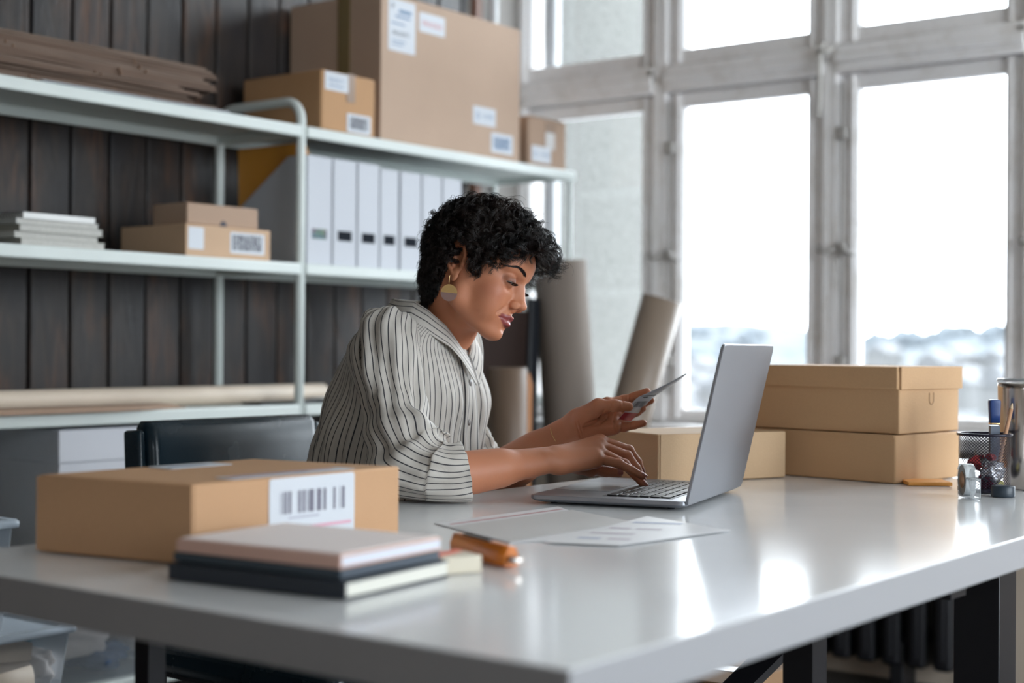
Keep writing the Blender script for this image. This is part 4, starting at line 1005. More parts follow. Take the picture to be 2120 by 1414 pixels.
def smin(a, b, k):
    h = np.clip(0.5 + 0.5 * (b - a) / k, 0, 1); return b * (1 - h) + a * h - k * h * (1 - h)
def smax(a, b, k): return -smin(-a, -b, k)
def s_ell(p, c, r, R=None):
    q = p - np.array(c, np.float32)
    if R is not None: q = q @ R
    r = np.array(r, np.float32); k0 = np.linalg.norm(q / r, axis=1); k1 = np.linalg.norm(q / (r * r), axis=1)
    return k0 * (k0 - 1.0) / np.maximum(k1, 1e-6)
def s_cone(p, a, b, ra, rb):
    a = np.array(a, np.float32); b = np.array(b, np.float32); ba = b - a; L = float(ba @ ba) + 1e-9
    t = np.clip(((p - a) @ ba) / L, 0, 1); d = p - a - t[:, None] * ba
    return np.sqrt((d * d).sum(1)) - (ra + (rb - ra) * t)
def rotm(ax, deg):
    return np.array(Matrix.Rotation(math.radians(deg), 3, ax), np.float32)

def surface_nets(fn, lo, hi, h, coarse=4, extra=0.0):
    lo = np.array(lo, np.float64); n = [int(math.ceil((b - a) / h / coarse)) * coarse + 1 for a, b in zip(lo, hi)]
    nc = [(m - 1) // coarse + 1 for m in n]
    def ev(P):
        out = np.empty(len(P), np.float32)
        for i in range(0, len(P), 400000): out[i:i + 400000] = fn(P[i:i + 400000].astype(np.float32))
        return out
    cg = np.stack(np.meshgrid(*[lo[i] + h * coarse * (np.arange(nc[i])) for i in range(3)], indexing='ij'), -1).reshape(-1, 3)
    FC = ev(cg).reshape(nc)
    F = FC
    for ax in range(3):
        F = np.repeat(F, coarse, axis=ax)
    off = coarse // 2
    F = F[off:off + n[0], off:off + n[1], off:off + n[2]] if False else F
    # nearest coarse sample of each fine sample
    ix = [np.minimum((np.arange(n[i]) + coarse // 2) // coarse, nc[i] - 1) for i in range(3)]
    F = FC[np.ix_(*ix)].copy()
    near = np.abs(F) < h * coarse * 1.3 + extra
    I = np.argwhere(near)
    F[near] = ev(lo + I * h)
    ins = F < 0
    c = np.zeros([m - 1 for m in n], np.int8)
    for dx in (0, 1):
        for dy in (0, 1):
            for dz in (0, 1): c += ins[dx:n[0] - 1 + dx, dy:n[1] - 1 + dy, dz:n[2] - 1 + dz]
    act = np.argwhere((c > 0) & (c < 8)); vid = -np.ones(c.shape, np.int64); vid[tuple(act.T)] = np.arange(len(act))
    acc = np.zeros((len(act), 3)); cnt = np.zeros(len(act))
    cor = [(a, b, d) for a in (0, 1) for b in (0, 1) for d in (0, 1)]
    for a in cor:
        for ax in range(3):
            if a[ax]: continue
            b = list(a); b[ax] = 1
            fa = F[act[:, 0] + a[0], act[:, 1] + a[1], act[:, 2] + a[2]]; fb = F[act[:, 0] + b[0], act[:, 1] + b[1], act[:, 2] + b[2]]
            m = (fa < 0) != (fb < 0); t = np.where(m, fa / np.where(m, fa - fb, 1), 0)
            p = np.array(a, float)[None].repeat(len(act), 0); p[:, ax] = t
            acc[m] += p[m]; cnt[m] += 1
    V = lo + (act + acc / cnt[:, None]) * h
    Q = []
    for ax in range(3):
        sl0 = [slice(1, m - 1) for m in n]; sl1 = list(sl0)
        sl0[ax] = slice(0, n[ax] - 1); sl1[ax] = slice(1, n[ax])
        A = ins[tuple(sl0)]; B = ins[tuple(sl1)]
        for flip, M in ((False, A & ~B), (True, ~A & B)):
            e = np.argwhere(M); 
            if not len(e): continue
            e = e + np.array([0 if i == ax else 1 for i in range(3)])
            o1, o2 = [i for i in range(3) if i != ax]
            if ax == 1: o1, o2 = o2, o1
            def cell(d1, d2):
                q = e.copy(); q[:, o1] -= d1; q[:, o2] -= d2; return vid[tuple(q.T)]
            q = np.stack([cell(1, 1), cell(0, 1), cell(0, 0), cell(1, 0)], 1)
            if flip: q = q[:, ::-1]
            Q.append(q)
    return V, np.concatenate(Q)

def np_mesh(name, V, Q, m, parent=None, attrs=None, smooth=True):
    me = bpy.data.meshes.new(name)
    me.vertices.add(len(V)); me.vertices.foreach_set('co', np.ascontiguousarray(V, np.float32).ravel())
    k = Q.shape[1]
    me.loops.add(len(Q) * k); me.loops.foreach_set('vertex_index', np.ascontiguousarray(Q, np.int32).ravel())
    me.polygons.add(len(Q)); me.polygons.foreach_set('loop_start', np.arange(len(Q), dtype=np.int32) * k)
    me.polygons.foreach_set('use_smooth', np.full(len(Q), smooth, bool))
    me.update(calc_edges=True)
    for nm, (ty, arr) in (attrs or {}).items():
        a = me.attributes.new(nm, ty, 'POINT')
        a.data.foreach_set('color' if ty == 'FLOAT_COLOR' else 'value', np.ascontiguousarray(arr, np.float32).ravel())
    me.materials.append(m); return link(name, me, parent)

# ---------------------------------------------------------------- head (centimetres, x = face forward, y = her left, z = up)
YAW, PITCH, HS, ROLL = 20.0, 18.0, .985, -13.0
HC = np.array([.0435, .000, 1.1025])
cph, sph = math.cos(math.radians(YAW)), math.sin(math.radians(YAW))
_fx = np.array([cph, -sph, 0.0]); _fy = np.array([sph, cph, 0.0]); _fz = np.array([0, 0, 1.0])
ct, st = math.cos(math.radians(PITCH)), math.sin(math.radians(PITCH))
HX = _fx * ct - _fz * st; HZ = _fz * ct + _fx * st; HY = _fy
cr_, sr_ = math.cos(math.radians(ROLL)), math.sin(math.radians(ROLL)); HY, HZ = HY * cr_ + HZ * sr_, HZ * cr_ - HY * sr_
HB = np.stack([HX, HY, HZ])            # rows: head axes in figure frame
def head_to_fig(p): return (np.asarray(p, float) * HS / 100.0) @ HB + HC
def fig_to_head(p): return (np.asarray(p, float) - HC) @ HB.T * 100.0 / HS
NECK0 = fig_to_head([.005, .045, 1.03]); NECK1 = fig_to_head([-.045, .065, .935])

def head_sdf(p):
    q = p.copy(); q[:, 1] = np.abs(q[:, 1]); E = s_ell
    d = E(p, (-.1, 0, 4.1), (8.85, 7.15, 8.1))                                  # cranium
    d = smin(d, E(p, (2.9, 0, -.8), (5.7, 5.9, 7.0)), 1.6)                        # face mass
    d = smin(d, E(p, (5.5, 0, 5.0), (4.1, 5.0, 3.6)), 1.5)                        # forehead
    d = smin(d, s_cone(q, (.6, 4.6, -4.2), (5.9, 1.5, -7.1), 1.45, 1.45), 1.6)     # jaw
    d = smin(d, s_cone(q, (.3, 5.2, .2), (.6, 4.6, -4.2), 1.4, 1.4), 1.6)
    d = smin(d, E(p, (6.9, 0, -7.45), (1.75, 2.0, 1.35)), 1.1)                    # chin
    d = smin(d, E(p, (5.8, 0, -4.5), (3.1, 3.3, 3.1)), 1.3)                       # muzzle
    d = smin(d, E(q, (5.5, 4.0, -1.2), (2.1, 1.7, 1.9)), 1.4)                     # cheekbone
    d = smin(d, E(q, (5.3, 3.5, -3.6), (2.2, 1.7, 2.4)), 1.4)                     # cheek
    d = smin(d, s_cone(q, (8.35, .8, 3.35), (6.7, 4.5, 3.75), .75, .8), .9)        # brow ridge
    d = smax(d, -E(q, (9.15, 3.15, 1.15), (1.75, 1.75, 1.25)), 1.1)               # socket
    d = smax(d, -E(q, (9.3, 1.75, .9), (1.3, .75, 1.2)), .8)                      # inner corner hollow
    # nose
    d = smin(d, s_cone(p, (8.3, 0, 2.4), (9.75, 0, -.95), .66, .74), .75)
    d = smin(d, s_cone(p, (8.2, 0, .6), (8.9, 0, -1.6), 1.05, 1.2), .7)
    d = smin(d, E(p, (10.05, 0, -1.55), (.98, .98, .80)), .45)
    d = smin(d, E(q, (9.15, 1.20, -1.95), (1.0, .66, .74)), .30)
    d = smin(d, s_cone(p, (9.85, 0, -2.1), (9.1, 0, -2.85), .32, .35), .3)
    d = smax(d, -E(q, (9.42, .74, -2.62), (.62, .33, .58), rotm('Z', -20)), .10)
    d = smax(d, -E(q, (9.35, 2.02, -1.85), (.85, .20, .9), rotm('Z', -26)), .30)   # alar crease
    d = smax(d, -s_cone(q, (8.5, 2.1, -2.6), (7.5, 3.2, -4.3), .10, .12), .5)        # nasolabial line
    # eyelids over the eyeball
    eb = (7.3, 3.15, 1.35)
    lid = E(q, eb, (1.34, 1.36, 1.32))
    d = smin(d, lid, .45)
    return d

def head_full(p):
    d = head_sdf(p); q = p.copy(); q[:, 1] = np.abs(q[:, 1]); E = s_ell
    eb = (7.3, 3.15, 1.35)
    # opening between the lids (gaze lowered): almond
    qq = q - np.array((8.3, 3.1, .95), np.float32); qq = qq @ rotm('X', 7)
    w = 1.34; zz = qq[:, 2]; yy = qq[:, 1] / w; up = .27 * np.sqrt(np.clip(1 - yy ** 2, 0, 1)); dn = .20 * np.clip(1 - yy ** 2, 0, 1)
    op = np.maximum(np.maximum(zz - up, -zz - dn), np.abs(qq[:, 1]) - w); op = np.maximum(op, -(qq[:, 0] + 1.6))
    d = smax(d, -op * .9, .10)
    # upper lid fold
    cr = np.abs(E(q, (eb[0], eb[1], eb[2]), (1.42, 1.42, 1.42)))
    fold = s_cone(q, (8.3, 2.1, 2.15), (8.45, 3.1, 2.42), .06, .07); fold2 = s_cone(q, (8.45, 3.1, 2.42), (7.95, 4.3, 2.05), .07, .06)
    d = smax(d, -smin(fold, fold2, .1), .30)
    # lips
    up1 = E(q, (8.45, .5, -4.12), (1.0, .90, .44), rotm('Y', -12)); up2 = s_cone(q, (8.75, .9, -4.28), (7.45, 2.45, -4.62), .42, .16)
    lo1 = E(q, (8.4, .0, -5.25), (1.0, 1.3, .62)); lo2 = s_cone(q, (8.55, .8, -5.15), (7.5, 2.4, -4.78), .45, .14)
    d = smin(d, smin(up1, up2, .3), .28); d = smin(d, smin(lo1, lo2, .3), .30)
    ml = smin(s_cone(q, (9.75, .0, -4.66), (9.1, 1.2, -4.62), .10, .10), s_cone(q, (9.1, 1.2, -4.62), (7.6, 2.65, -4.78), .10, .12), .05)
    d = smax(d, -ml, .16)
    d = smax(d, -s_cone(p, (9.65, 0, -2.9), (9.55, 0, -3.75), .16, .22), .3)         # philtrum
    d = smax(d, -E(p, (9.5, 0, -6.35), (.95, 1.5, .42)), .6)                          # mentolabial fold
    # ears
    a = np.array((-.45, 6.95, .9), np.float32); e = (q - a) @ rotm('Z', 24) @ rotm('Y', -10)   # ear frame: x forward, y out, z up
    path = [(.9, .1, .3), (1.25, .55, 1.5), (.75, .75, 2.75), (-.45, .85, 3.15), (-1.5, .95, 2.4), (-1.85, 1.0, .9), (-1.45, .85, -.7), (-.6, .6, -1.9)]
    hel = None
    for s0, s1 in zip(path[:-1], path[1:]):
        c = s_cone(e, s0, s1, .30, .30); hel = c if hel is None else smin(hel, c, .12)
    bowl = E(e, (-.3, .2, .5), (1.55, .45, 2.6)); bowl = smax(bowl, -E(e, (.1, .75, .2), (.85, .6, 1.1)), .25); bowl = smax(bowl, -E(e, (-.55, .95, 1.9), (.9, .5, .75)), .25)
    ear = smin(hel, bowl, .25); ear = smin(ear, s_cone(e, (-1.0, .75, 1.6), (-.75, .7, -.7), .25, .28), .2)
    ear = smin(ear, E(e, (-.25, .35, -2.25), (.85, .40, 1.0)), .35); ear = smin(ear, E(e, (1.05, .35, -.1), (.42, .4, .6)), .3)
    d = smin(d, ear, .35)
    # neck
    d = smin(d, s_cone(p, NECK0, NECK1, 4.6, 5.6), 1.2)
    d = smin(d, s_cone(p, (-3.6, 0, -1.5), NECK0, 4.3, 4.5), 1.6)
    d = smin(d, s_cone(p, (1.4, 0, -4.5), tuple(NECK0 + np.array((.6, 0, 0))), 2.9, 3.8), 1.4)
    d = d + .012 * np.sin(p[:, 0] * 2.1 + 1) * np.sin(p[:, 2] * 1.7) * 0
    return d

hV, hQ = surface_nets(head_full, (-10.6, -9.2, -17.0), (12.4, 9.2, 13.4), .125 if not globals().get('HEAD_COARSE') else .25, extra=.5)
# colour regions of the skin, by anatomy
def skin_mask(V):
    a = np.abs(V[:, 1]); x, z = V[:, 0], V[:, 2]
    zu = -3.72 - .16 * np.clip(a - .45, 0, 9) - .12 * np.cos(np.clip(a / .45, 0, 3.14)) * (a < .9); zl = -5.98 + .19 * a ** 2
    lip = np.clip((zu - z) / .10, 0, 1) * np.clip((z - zl) / .12, 0, 1) * np.clip((2.62 - a) / .25, 0, 1) * (x > 7.2)
    eb = 1.6 * np.exp(-(((a - 3.4) / 1.5) ** 2 + ((z - 1.55) / .75) ** 2)) * (x > 6.6)
    blush = np.exp(-(((a - 4.6) / 1.6) ** 2 + ((z + 1.4) / 1.5) ** 2 + ((x - 6) / 2.2) ** 2))
    return np.stack([lip, eb, blush, np.ones_like(lip)], 1)
hM = skin_mask(hV); hF = head_to_fig(hV)

# ---------------------------------------------------------------- hands and arms (figure frame, metres)
def PT(px, py, t):      # pixel-measured joint with its distance, turned into the figure frame
    return np.array([(px - 1060) / 3100 * t + .1114, t - 2.533, .99 - (py - 718 - .007 * (px - 1060)) / 3100 * t])
ARMS = {}
def chain(p, pts, rads, k=.006):
    d = None
    for (a, b, ra, rb) in zip(pts[:-1], pts[1:], rads[:-1], rads[1:]):
        c = s_cone(p, a, b, ra, rb); d = c if d is None else smin(d, c, k * .4)
    return d
# right hand (typing): joints MCP, PIP, DIP, TIP
RW = PT(1150, 951, 2.395); RE = PT(888, 992, 2.295)
RH = {
 'index': ([PT(1244, 913, 2.470), PT(1303, 932, 2.490), PT(1322, 956, 2.487), PT(1330, 976, 2.480)], [.0098, .0082, .0072, .0060]),
 'middle': ([PT(1243, 923, 2.450), PT(1300, 944, 2.468), PT(1320, 970, 2.462), PT(1331, 990, 2.455)], [.0100, .0084, .0074, .0062]),
 'ring': ([PT(1240, 935, 2.430), PT(1294, 961, 2.442), PT(1318, 984, 2.438), PT(1334, 1003, 2.434)], [.0098, .0082, .0073, .0062]),
 'pinky': ([PT(1234, 948, 2.412), PT(1283, 960, 2.418), PT(1311, 974, 2.416), PT(1332, 986, 2.414)], [.0090, .0074, .0066, .0056]),
}
RTH = ([PT(1180, 962, 2.425), PT(1224, 970, 2.452), PT(1256, 976, 2.466), PT(1282, 979, 2.470)], [.0125, .0105, .0092, .0078])
# left hand (holding the card), palm towards the viewer
LWr = PT(1188, 888, 2.56); LE = PT(1010, 1000, 2.66)
LH = {
 'index': ([PT(1258, 836, 2.540), PT(1290, 829, 2.552), PT(1318, 820, 2.545), PT(1340, 811, 2.536)], [.0098, .0084, .0077, .0066]),
 'middle': ([PT(1268, 850, 2.545), PT(1302, 843, 2.572), PT(1330, 837, 2.566), PT(1348, 829, 2.552)], [.0100, .0082, .0074, .0064]),
 'ring': ([PT(1274, 866, 2.542), PT(1300, 862, 2.566), PT(1320, 853, 2.560), PT(1332, 845, 2.548)], [.0096, .0078, .0070, .0060]),
 'pinky': ([PT(1270, 883, 2.530), PT(1293, 884, 2.530), PT(1315, 880, 2.522), PT(1333, 876, 2.514)], [.0092, .0078, .0070, .0060]),
}
LTH = ([PT(1205, 872, 2.535), PT(1240, 842, 2.512), PT(1275, 840, 2.504), PT(1302, 842, 2.508)], [.0150, .0118, .0100, .0080])

def hand_sdf(p, W, E, H, TH, palm_n, elb_r=.031):
    """forearm + palm + five fingers"""
    W = np.array(W); E_ = np.array(E); ax = (W - E_) / np.linalg.norm(W - E_)
    pn = np.array(palm_n, float)
    mcp = {k: v[0][0] for k, v in H.items()}
    side = mcp['index'] - mcp['pinky']; side = side / np.linalg.norm(side)
    d = None
    k0 = W - ax * .0
    # forearm: two bones side by side so the wrist is flat
    for s, r0, r1 in ((1, elb_r, .0175), (-1, elb_r, .0165)):
        c = s_cone(p, E_ + ax * .02 + side * s * .004, W + side * s * .0095 - ax * .004, r0, r1); d = c if d is None else smin(d, c, .012)
    d = smin(d, s_cone(p, E_ + ax * .03, E_ + ax * .12, elb_r * .98, elb_r * .84), .02)
    # ulna head
    d = smin(d, s_cone(p, W - ax * .012 - side * .014 - pn * .010, W - ax * .006 - side * .014 - pn * .010, .0085, .0085), .008)
    # metacarpals
    for nm, s in (('index', .011), ('middle', .004), ('ring', -.004), ('pinky', -.011)):
        m = mcp[nm]; a = W + side * s + ax * .006
        c = s_cone(p, a, m, .0145, H[nm][1][0] * 1.22); d = smin(d, c, .011)
        c = s_cone(p, a - pn * .006, m - pn * .0015, .006, H[nm][1][0] * .75 + .0005); d = smin(d, c, .0035)    # tendon ridge on the back
    # heel of the palm
    d = smin(d, s_cone(p, W + pn * .006 - side * .010 + ax * .012, mcp['pinky'] + pn * .004, .0155, .0125), .012)
    # thumb with thenar mass
    t, r = TH
    d = smin(d, s_cone(p, W + side * .012 + ax * .014 + pn * .006, t[1], .0165, .0125), .012)
    th = chain(p, t, r)
    th = smin(th, s_cone(p, t[1], t[1], r[1] * 1.06, r[1] * 1.06), .004)
    d = smin(d, th, .007)
    for nm in ('pinky', 'ring', 'middle', 'index'):
        f, fr = H[nm]; c = None
        for i in range(3):
            s_ = s_cone(p, f[i], f[i + 1], fr[i], fr[i + 1]); c = s_ if c is None else smin(c, s_, .0025)
        c = smin(c, s_cone(p, f[1], f[1], fr[1] * 1.05, fr[1] * 1.05), .003)      # knuckle
        d = smin(d, c, .0032)
    return d
rpn = np.array([.05, .25, -1.0]); rpn /= np.linalg.norm(rpn)     # right palm faces down and away
lpn = np.array([.15, -1.0, .12]); lpn /= np.linalg.norm(lpn)      # left palm faces the viewer
HRES = .00125 if not globals().get('HEAD_COARSE') else .002
def bounds(pts, m): a = np.array(pts); return a.min(0) - m, a.max(0) + m
rp = [RE, RW] + [q for f in RH.values() for q in f[0]] + RTH[0]; lo, hi = bounds(rp, .045)
rV, rQ = surface_nets(lambda p: hand_sdf(p, RW, RE, RH, RTH, rpn), lo, hi, HRES, extra=.004)
lp = [LE, LWr] + [q for f in LH.values() for q in f[0]] + LTH[0]; lo, hi = bounds(lp, .045)
CREASES = [((1268, 843), (1258, 866)), ((1258, 866), (1240, 880)), ((1240, 880), (1208, 884)), ((1250, 848), (1240, 866)), ((1240, 866), (1212, 877)), ((1276, 848), (1270, 872)), ((1270, 872), (1275, 893)),
           ((1194, 874), (1203, 906)), ((1199, 870), (1209, 905)), ((1286, 892), (1288, 877)), ((1305, 888), (1306, 875)), ((1287, 836), (1290, 823)), ((1304, 830), (1304, 816)), ((1262, 846), (1263, 836)), ((1282, 848), (1281, 834))]
CREASES = [(PT(*a, 2.525), PT(*b, 2.525)) for a, b in CREASES]
def lcrease(p):
    d = hand_sdf(p, LWr, LE, LH, LTH, lpn, .036)
    w = np.clip((2.552 - 2.533 - p[:, 1]) / .004, 0, 1); x, y = p[:, 0], p[:, 2]
    for a, b in CREASES:
        bx, by = b[0] - a[0], b[2] - a[2]; t = np.clip(((x - a[0]) * bx + (y - a[2]) * by) / (bx * bx + by * by), 0, 1)
        q2 = (x - a[0] - t * bx) ** 2 + (y - a[2] - t * by) ** 2; d = d + .0013 * np.exp(-q2 / .0011 ** 2) * w
    return d
lV, lQ = surface_nets(lcrease, lo, hi, HRES, extra=.004)

# ---------------------------------------------------------------- torso, upper arms and legs (under the clothes)
RS = PT(800, 722, 2.46); LS = PT(925, 712, 2.74)
def body_sdf(p):
    E = s_ell
    d = s_cone(p, (-.075, .07, .56), (-.075, .065, .86), .115, .105)
    d = smin(d, s_cone(p, tuple(RS + np.array([.015, .06, -.02])), tuple(LS + np.array([0, -.06, -.02])), .058, .058), .06)
    d = smin(d, s_cone(p, (-.07, .05, .92), (-.04, .065, .985), .075, .05), .05)
    for pa in ((RS, PT(812, 800, 2.43), PT(826, 880, 2.38), PT(856, 958, 2.325), RE), (LS, PT(945, 830, 2.72), PT(965, 930, 2.69), LE)):
        for a_, b_ in zip(pa[:-1], pa[1:]): d = smin(d, s_cone(p, a_, b_, .034, .032), .01)
    # hips, thighs, shins, feet
    for s in (-1, 1):
        hip = np.array([-.085 + .045 * s, .075 + .075 * s, .565]); kn = hip + np.array([.36, -.20, .0]); an = kn + np.array([.02, .0, -.44])
        d = smin(d, s_cone(p, hip, kn, .080, .058), .03); d = smin(d, s_cone(p, kn, an, .055, .036), .02)
        d = smin(d, s_cone(p, an, an + np.array([.14, -.08, -.035]), .034, .026), .015)
    return d
bV, bQ = surface_nets(body_sdf, (-.36, -.40, .03), (.62, .36, 1.08), .008, coarse=3, extra=.01)

V = np.concatenate([hF, rV, lV, bV]); n1, n2, n3 = len(hF), len(hF) + len(rV), len(hF) + len(rV) + len(lV)
Q = np.concatenate([hQ, rQ + n1, lQ + n2, bQ + n3])
M4 = np.zeros((len(V), 4)); M4[:n1] = hM; M4[:, 3] = 1
# finger tips are rosier
for H_ in (RH, LH):
    for f, fr in H_.values():
        for tip, s in ((f[3], .010), (f[1], .008)):
            dd = np.linalg.norm(V - tip, axis=1); M4[:, 2] = np.maximum(M4[:, 2], np.exp(-(dd / s) ** 2) * .7)

def skin_mat():
    k = N('skin'); at = k.n('ShaderNodeAttribute', attribute_name='region'); sp = k.n('ShaderNodeSeparateColor'); k.l(at.outputs['Color'], sp.inputs[0])
    co = k.n('ShaderNodeTexCoord')
    nz = k.n('ShaderNodeTexNoise', Scale=24.0, Detail=4.0); k.l(co.outputs['Object'], nz.inputs['Vector'])
    c = k.mix(nz.outputs[0], (.46, .172, .088, 1), (.54, .225, .122, 1))
    c = k.mix(k.math('MULTIPLY', sp.outputs[2], .45), c, (.42, .125, .085, 1))
    c = k.mix(k.math('MULTIPLY', sp.outputs[1], .55), c, (.20, .085, .060, 1))
    c = k.mix(k.math('MULTIPLY', sp.outputs[0], .92), c, (.26, .050, .055, 1))
    k.base(c)
    k.l(k.math('SUBTRACT', .50, k.math('MULTIPLY', sp.outputs[0], .14)), k.b.inputs['Roughness'])
    k.b.inputs['Specular IOR Level'].default_value = .45
    k.b.inputs['Subsurface Weight'].default_value = .12; k.b.inputs['Subsurface Radius'].default_value = (1.0, .35, .2); k.b.inputs['Subsurface Scale'].default_value = .008
    v = k.n('ShaderNodeTexVoronoi', Scale=900.0); k.l(co.outputs['Object'], v.inputs['Vector'])
    k.bump(k.math('ADD', v.outputs[0], nz.outputs[0]), .0003, .25)
    return k.m
person = empty('person', to_world((-.07, .05, 0)), 0, 'seated person with short curly black hair in a striped shirt, typing and holding a card', 'person')
def child(o):
    o.parent = person; o.location = -Vector(person.location); return o
body = child(np_mesh('body', to_world(V), Q[:, ::1], skin_mat(), None, {'region': ('FLOAT_COLOR', M4)}))

# ---------------------------------------------------------------- eyes, brows, lashes
EYEM = N('eyeball'); _g = EYEM.n('ShaderNodeAttribute', attribute_name='iris'); EYEM.base(EYEM.ramp(_g.outputs['Fac'], [(0.0, (.30, .27, .26, 1)), (.46, (.28, .25, .24, 1)), (.50, (.035, .018, .012, 1)), (.78, (.06, .03, .018, 1)), (.82, (.003, .003, .003, 1))])); EYEM.b.inputs['Roughness'].default_value = .08
EYEM = EYEM.m
def uv_sphere(c, r, n=28, gaze=None):
    V = []; Q = []
    for i in range(n + 1):
        for j in range(2 * n):
            a = math.pi * i / n; b = math.pi * j / n; V.append((c[0] + r * math.sin(a) * math.cos(b), c[1] + r * math.sin(a) * math.sin(b), c[2] + r * math.cos(a)))
    for i in range(n):
        for j in range(2 * n): k = (j + 1) % (2 * n); Q.append((i * 2 * n + j, (i + 1) * 2 * n + j, (i + 1) * 2 * n + k, i * 2 * n + k))
    return np.array(V), np.array(Q)
gz = np.array([math.cos(math.radians(24)), .06, -math.sin(math.radians(24))]); gz /= np.linalg.norm(gz)
for s in (-1, 1):
    c = np.array((7.3, 3.15 * s, 1.35)); v, q = uv_sphere(c, 1.20)
    g = (v - c) @ gz / 1.2; ang = np.degrees(np.arccos(np.clip(g, -1, 1))); f = np.clip(1 - ang / 56, 0, 1)   # iris edge at 28 degrees
    v = v + ((v - c) / 1.2) * (.05 * np.clip(1 - ang / 28, 0, 1))[:, None]
    child(np_mesh('eyeball', to_world(head_to_fig(v)), q, EYEM, None, {'iris': ('FLOAT', f)}))

HAIRM = N('hair_strands'); _c = HAIRM.n('ShaderNodeTexCoord'); _n = HAIRM.n('ShaderNodeTexNoise', Scale=14.0, Detail=3.0); HAIRM.l(_c.outputs['Object'], _n.inputs['Vector'])
HAIRM.base(HAIRM.ramp(_n.outputs[0], [(0.4, (.0035, .003, .0035, 1)), (.7, (.022, .011, .008, 1))])); HAIRM.b.inputs['Roughness'].default_value = .34; HAIRM.b.inputs['Specular IOR Level'].default_value = .5
HAIRM = HAIRM.m
def strands(C, rad, n=3):
    """C: (S, K, 3) centre lines (metres, world); rad: (S, K)"""
    S, K, _ = C.shape
    T = np.gradient(C, axis=1); T /= np.linalg.norm(T, axis=2, keepdims=True) + 1e-12
    up = np.tile(np.array([.31, .52, .79]), (S, K, 1)); U = np.cross(T, up); U /= np.linalg.norm(U, axis=2, keepdims=True) + 1e-12; W_ = np.cross(T, U)
    R = []
    for k in range(n):
        a = 2 * math.pi * k / n; R.append(C + (U * math.cos(a) + W_ * math.sin(a)) * rad[..., None])
    V = np.stack(R, 2).reshape(-1, 3); base = (np.arange(S)[:, None] * K + np.arange(K - 1)[None]).reshape(-1) * n; Q = []
    for k in range(n):
        l = (k + 1) % n; Q.append(np.stack([base + k, base + l, base + n + l, base + n + k], 1))
    return V, np.concatenate(Q)
def surf_x(y, z, x0=12.0):
    """march to the face surface from the front at (y, z)"""
    P_ = np.stack([np.full_like(y, x0), y, z], 1).astype(np.float32)
    for _ in range(40):
        d = head_sdf(P_); P_[:, 0] -= np.clip(d, -.2, .6) * .8
    return P_
rg = np.random.default_rng(4)
for s in (-1, 1):
    n = 520; u = rg.random(n); w = rg.normal(0, .33, n).clip(-.8, .8)
    y = (1.35 + 3.55 * u); zc = 3.2 + .85 * np.sin(np.clip(u * 1.25, 0, 1.25) * 1.5708) - .85 * np.clip(u - .62, 0, 1) * 1.6
    th = .36 * (1 - np.clip(u - .25, 0, 1) * .95) * np.clip(u / .08, .45, 1)
    P0 = surf_x(y * s, zc + w * th); K = 6; tt = np.linspace(0, 1, K); L_ = .62
    dirv = np.stack([np.zeros(n), (.75 + .25 * u) * s, .55 - .9 * u + rg.normal(0, .12, n)], 1); dirv /= np.linalg.norm(dirv, axis=1, keepdims=True)
    C = P0[:, None, :] + dirv[:, None, :] * L_ * tt[None, :, None]
    flat = C.reshape(-1, 3); Sx = surf_x(flat[:, 1], flat[:, 2]); Sx[:, 0] += .03 + .03 * np.tile(tt, n); C = Sx.reshape(n, K, 3).astype(float)
    Vv, Qq = strands(to_world(head_to_fig(C.reshape(-1, 3))).reshape(n, K, 3), np.tile(.00028 * (1 - .7 * tt), (n, 1))); child(np_mesh('eyebrow', Vv, Qq, HAIRM))
    n = 90; u = np.linspace(-.95, 1, n); yy = 3.1 + 1.34 * u; K = 7; tt = np.linspace(0, 1, K)
    zz = .95 + .27 * np.sqrt(1 - np.clip(u, -.98, .98) ** 2) + .02
    xx = 7.3 + np.sqrt(np.clip(1.36 ** 2 - (yy - 3.15) ** 2 - (zz - 1.35) ** 2, .01, 9)) - .02
    P0 = np.stack([xx, yy * s, zz], 1); ln = .75 + .25 * u
    C = P0[:, None, :] + np.stack([.85 * tt, np.zeros(K), -.55 * tt + .55 * tt ** 2], 1)[None] * ln[:, None, None]; C[:, :, 1] += s * (u[:, None] * .35 + .1) * tt[None]
    Vv, Qq = strands(to_world(head_to_fig(C.reshape(-1, 3))).reshape(n, K, 3), np.tile(.00030 * (1 - .8 * tt), (n, 1))); child(np_mesh('eyelashes', Vv, Qq, HAIRM))
# ---------------------------------------------------------------- hair
def hairline(x):
    return np.interp(x, [-12, -6.5, -5.0, -3.6, -2.8, -1.5, .2, 1.2, 2.4, 3.6, 4.6, 5.6, 6.6, 7.4, 9.5], [-7.6, -7.4, -6.6, -5.0, -1.5, 2.6, 2.6, 1.0, .8, 2.1, 4.3, 6.2, 7.5, 8.2, 8.6])
rg = np.random.default_rng(12)
tri = hV[hQ]; cen = tri.mean(1); nrm = np.cross(tri[:, 2] - tri[:, 0], tri[:, 3] - tri[:, 1]); ar = np.linalg.norm(nrm, axis=1) / 2; nrm /= (2 * ar[:, None] + 1e-12)
if ((cen - np.array([0, 0, 3])) * nrm).sum(1).mean() < 0: nrm = -nrm
neckcut = (np.abs(cen[:, 1]) < 7.4) & (cen[:, 2] > -9.5)
ok = (cen[:, 2] > hairline(cen[:, 0])) & neckcut
prob = ar * ok; prob /= prob.sum()
NC = 1300
ci = rg.choice(len(cen), NC, p=prob); P0 = cen[ci]; Nn = nrm[ci]
K = 26; s_ = np.linspace(0, 1, K)
CL = []; RD = []
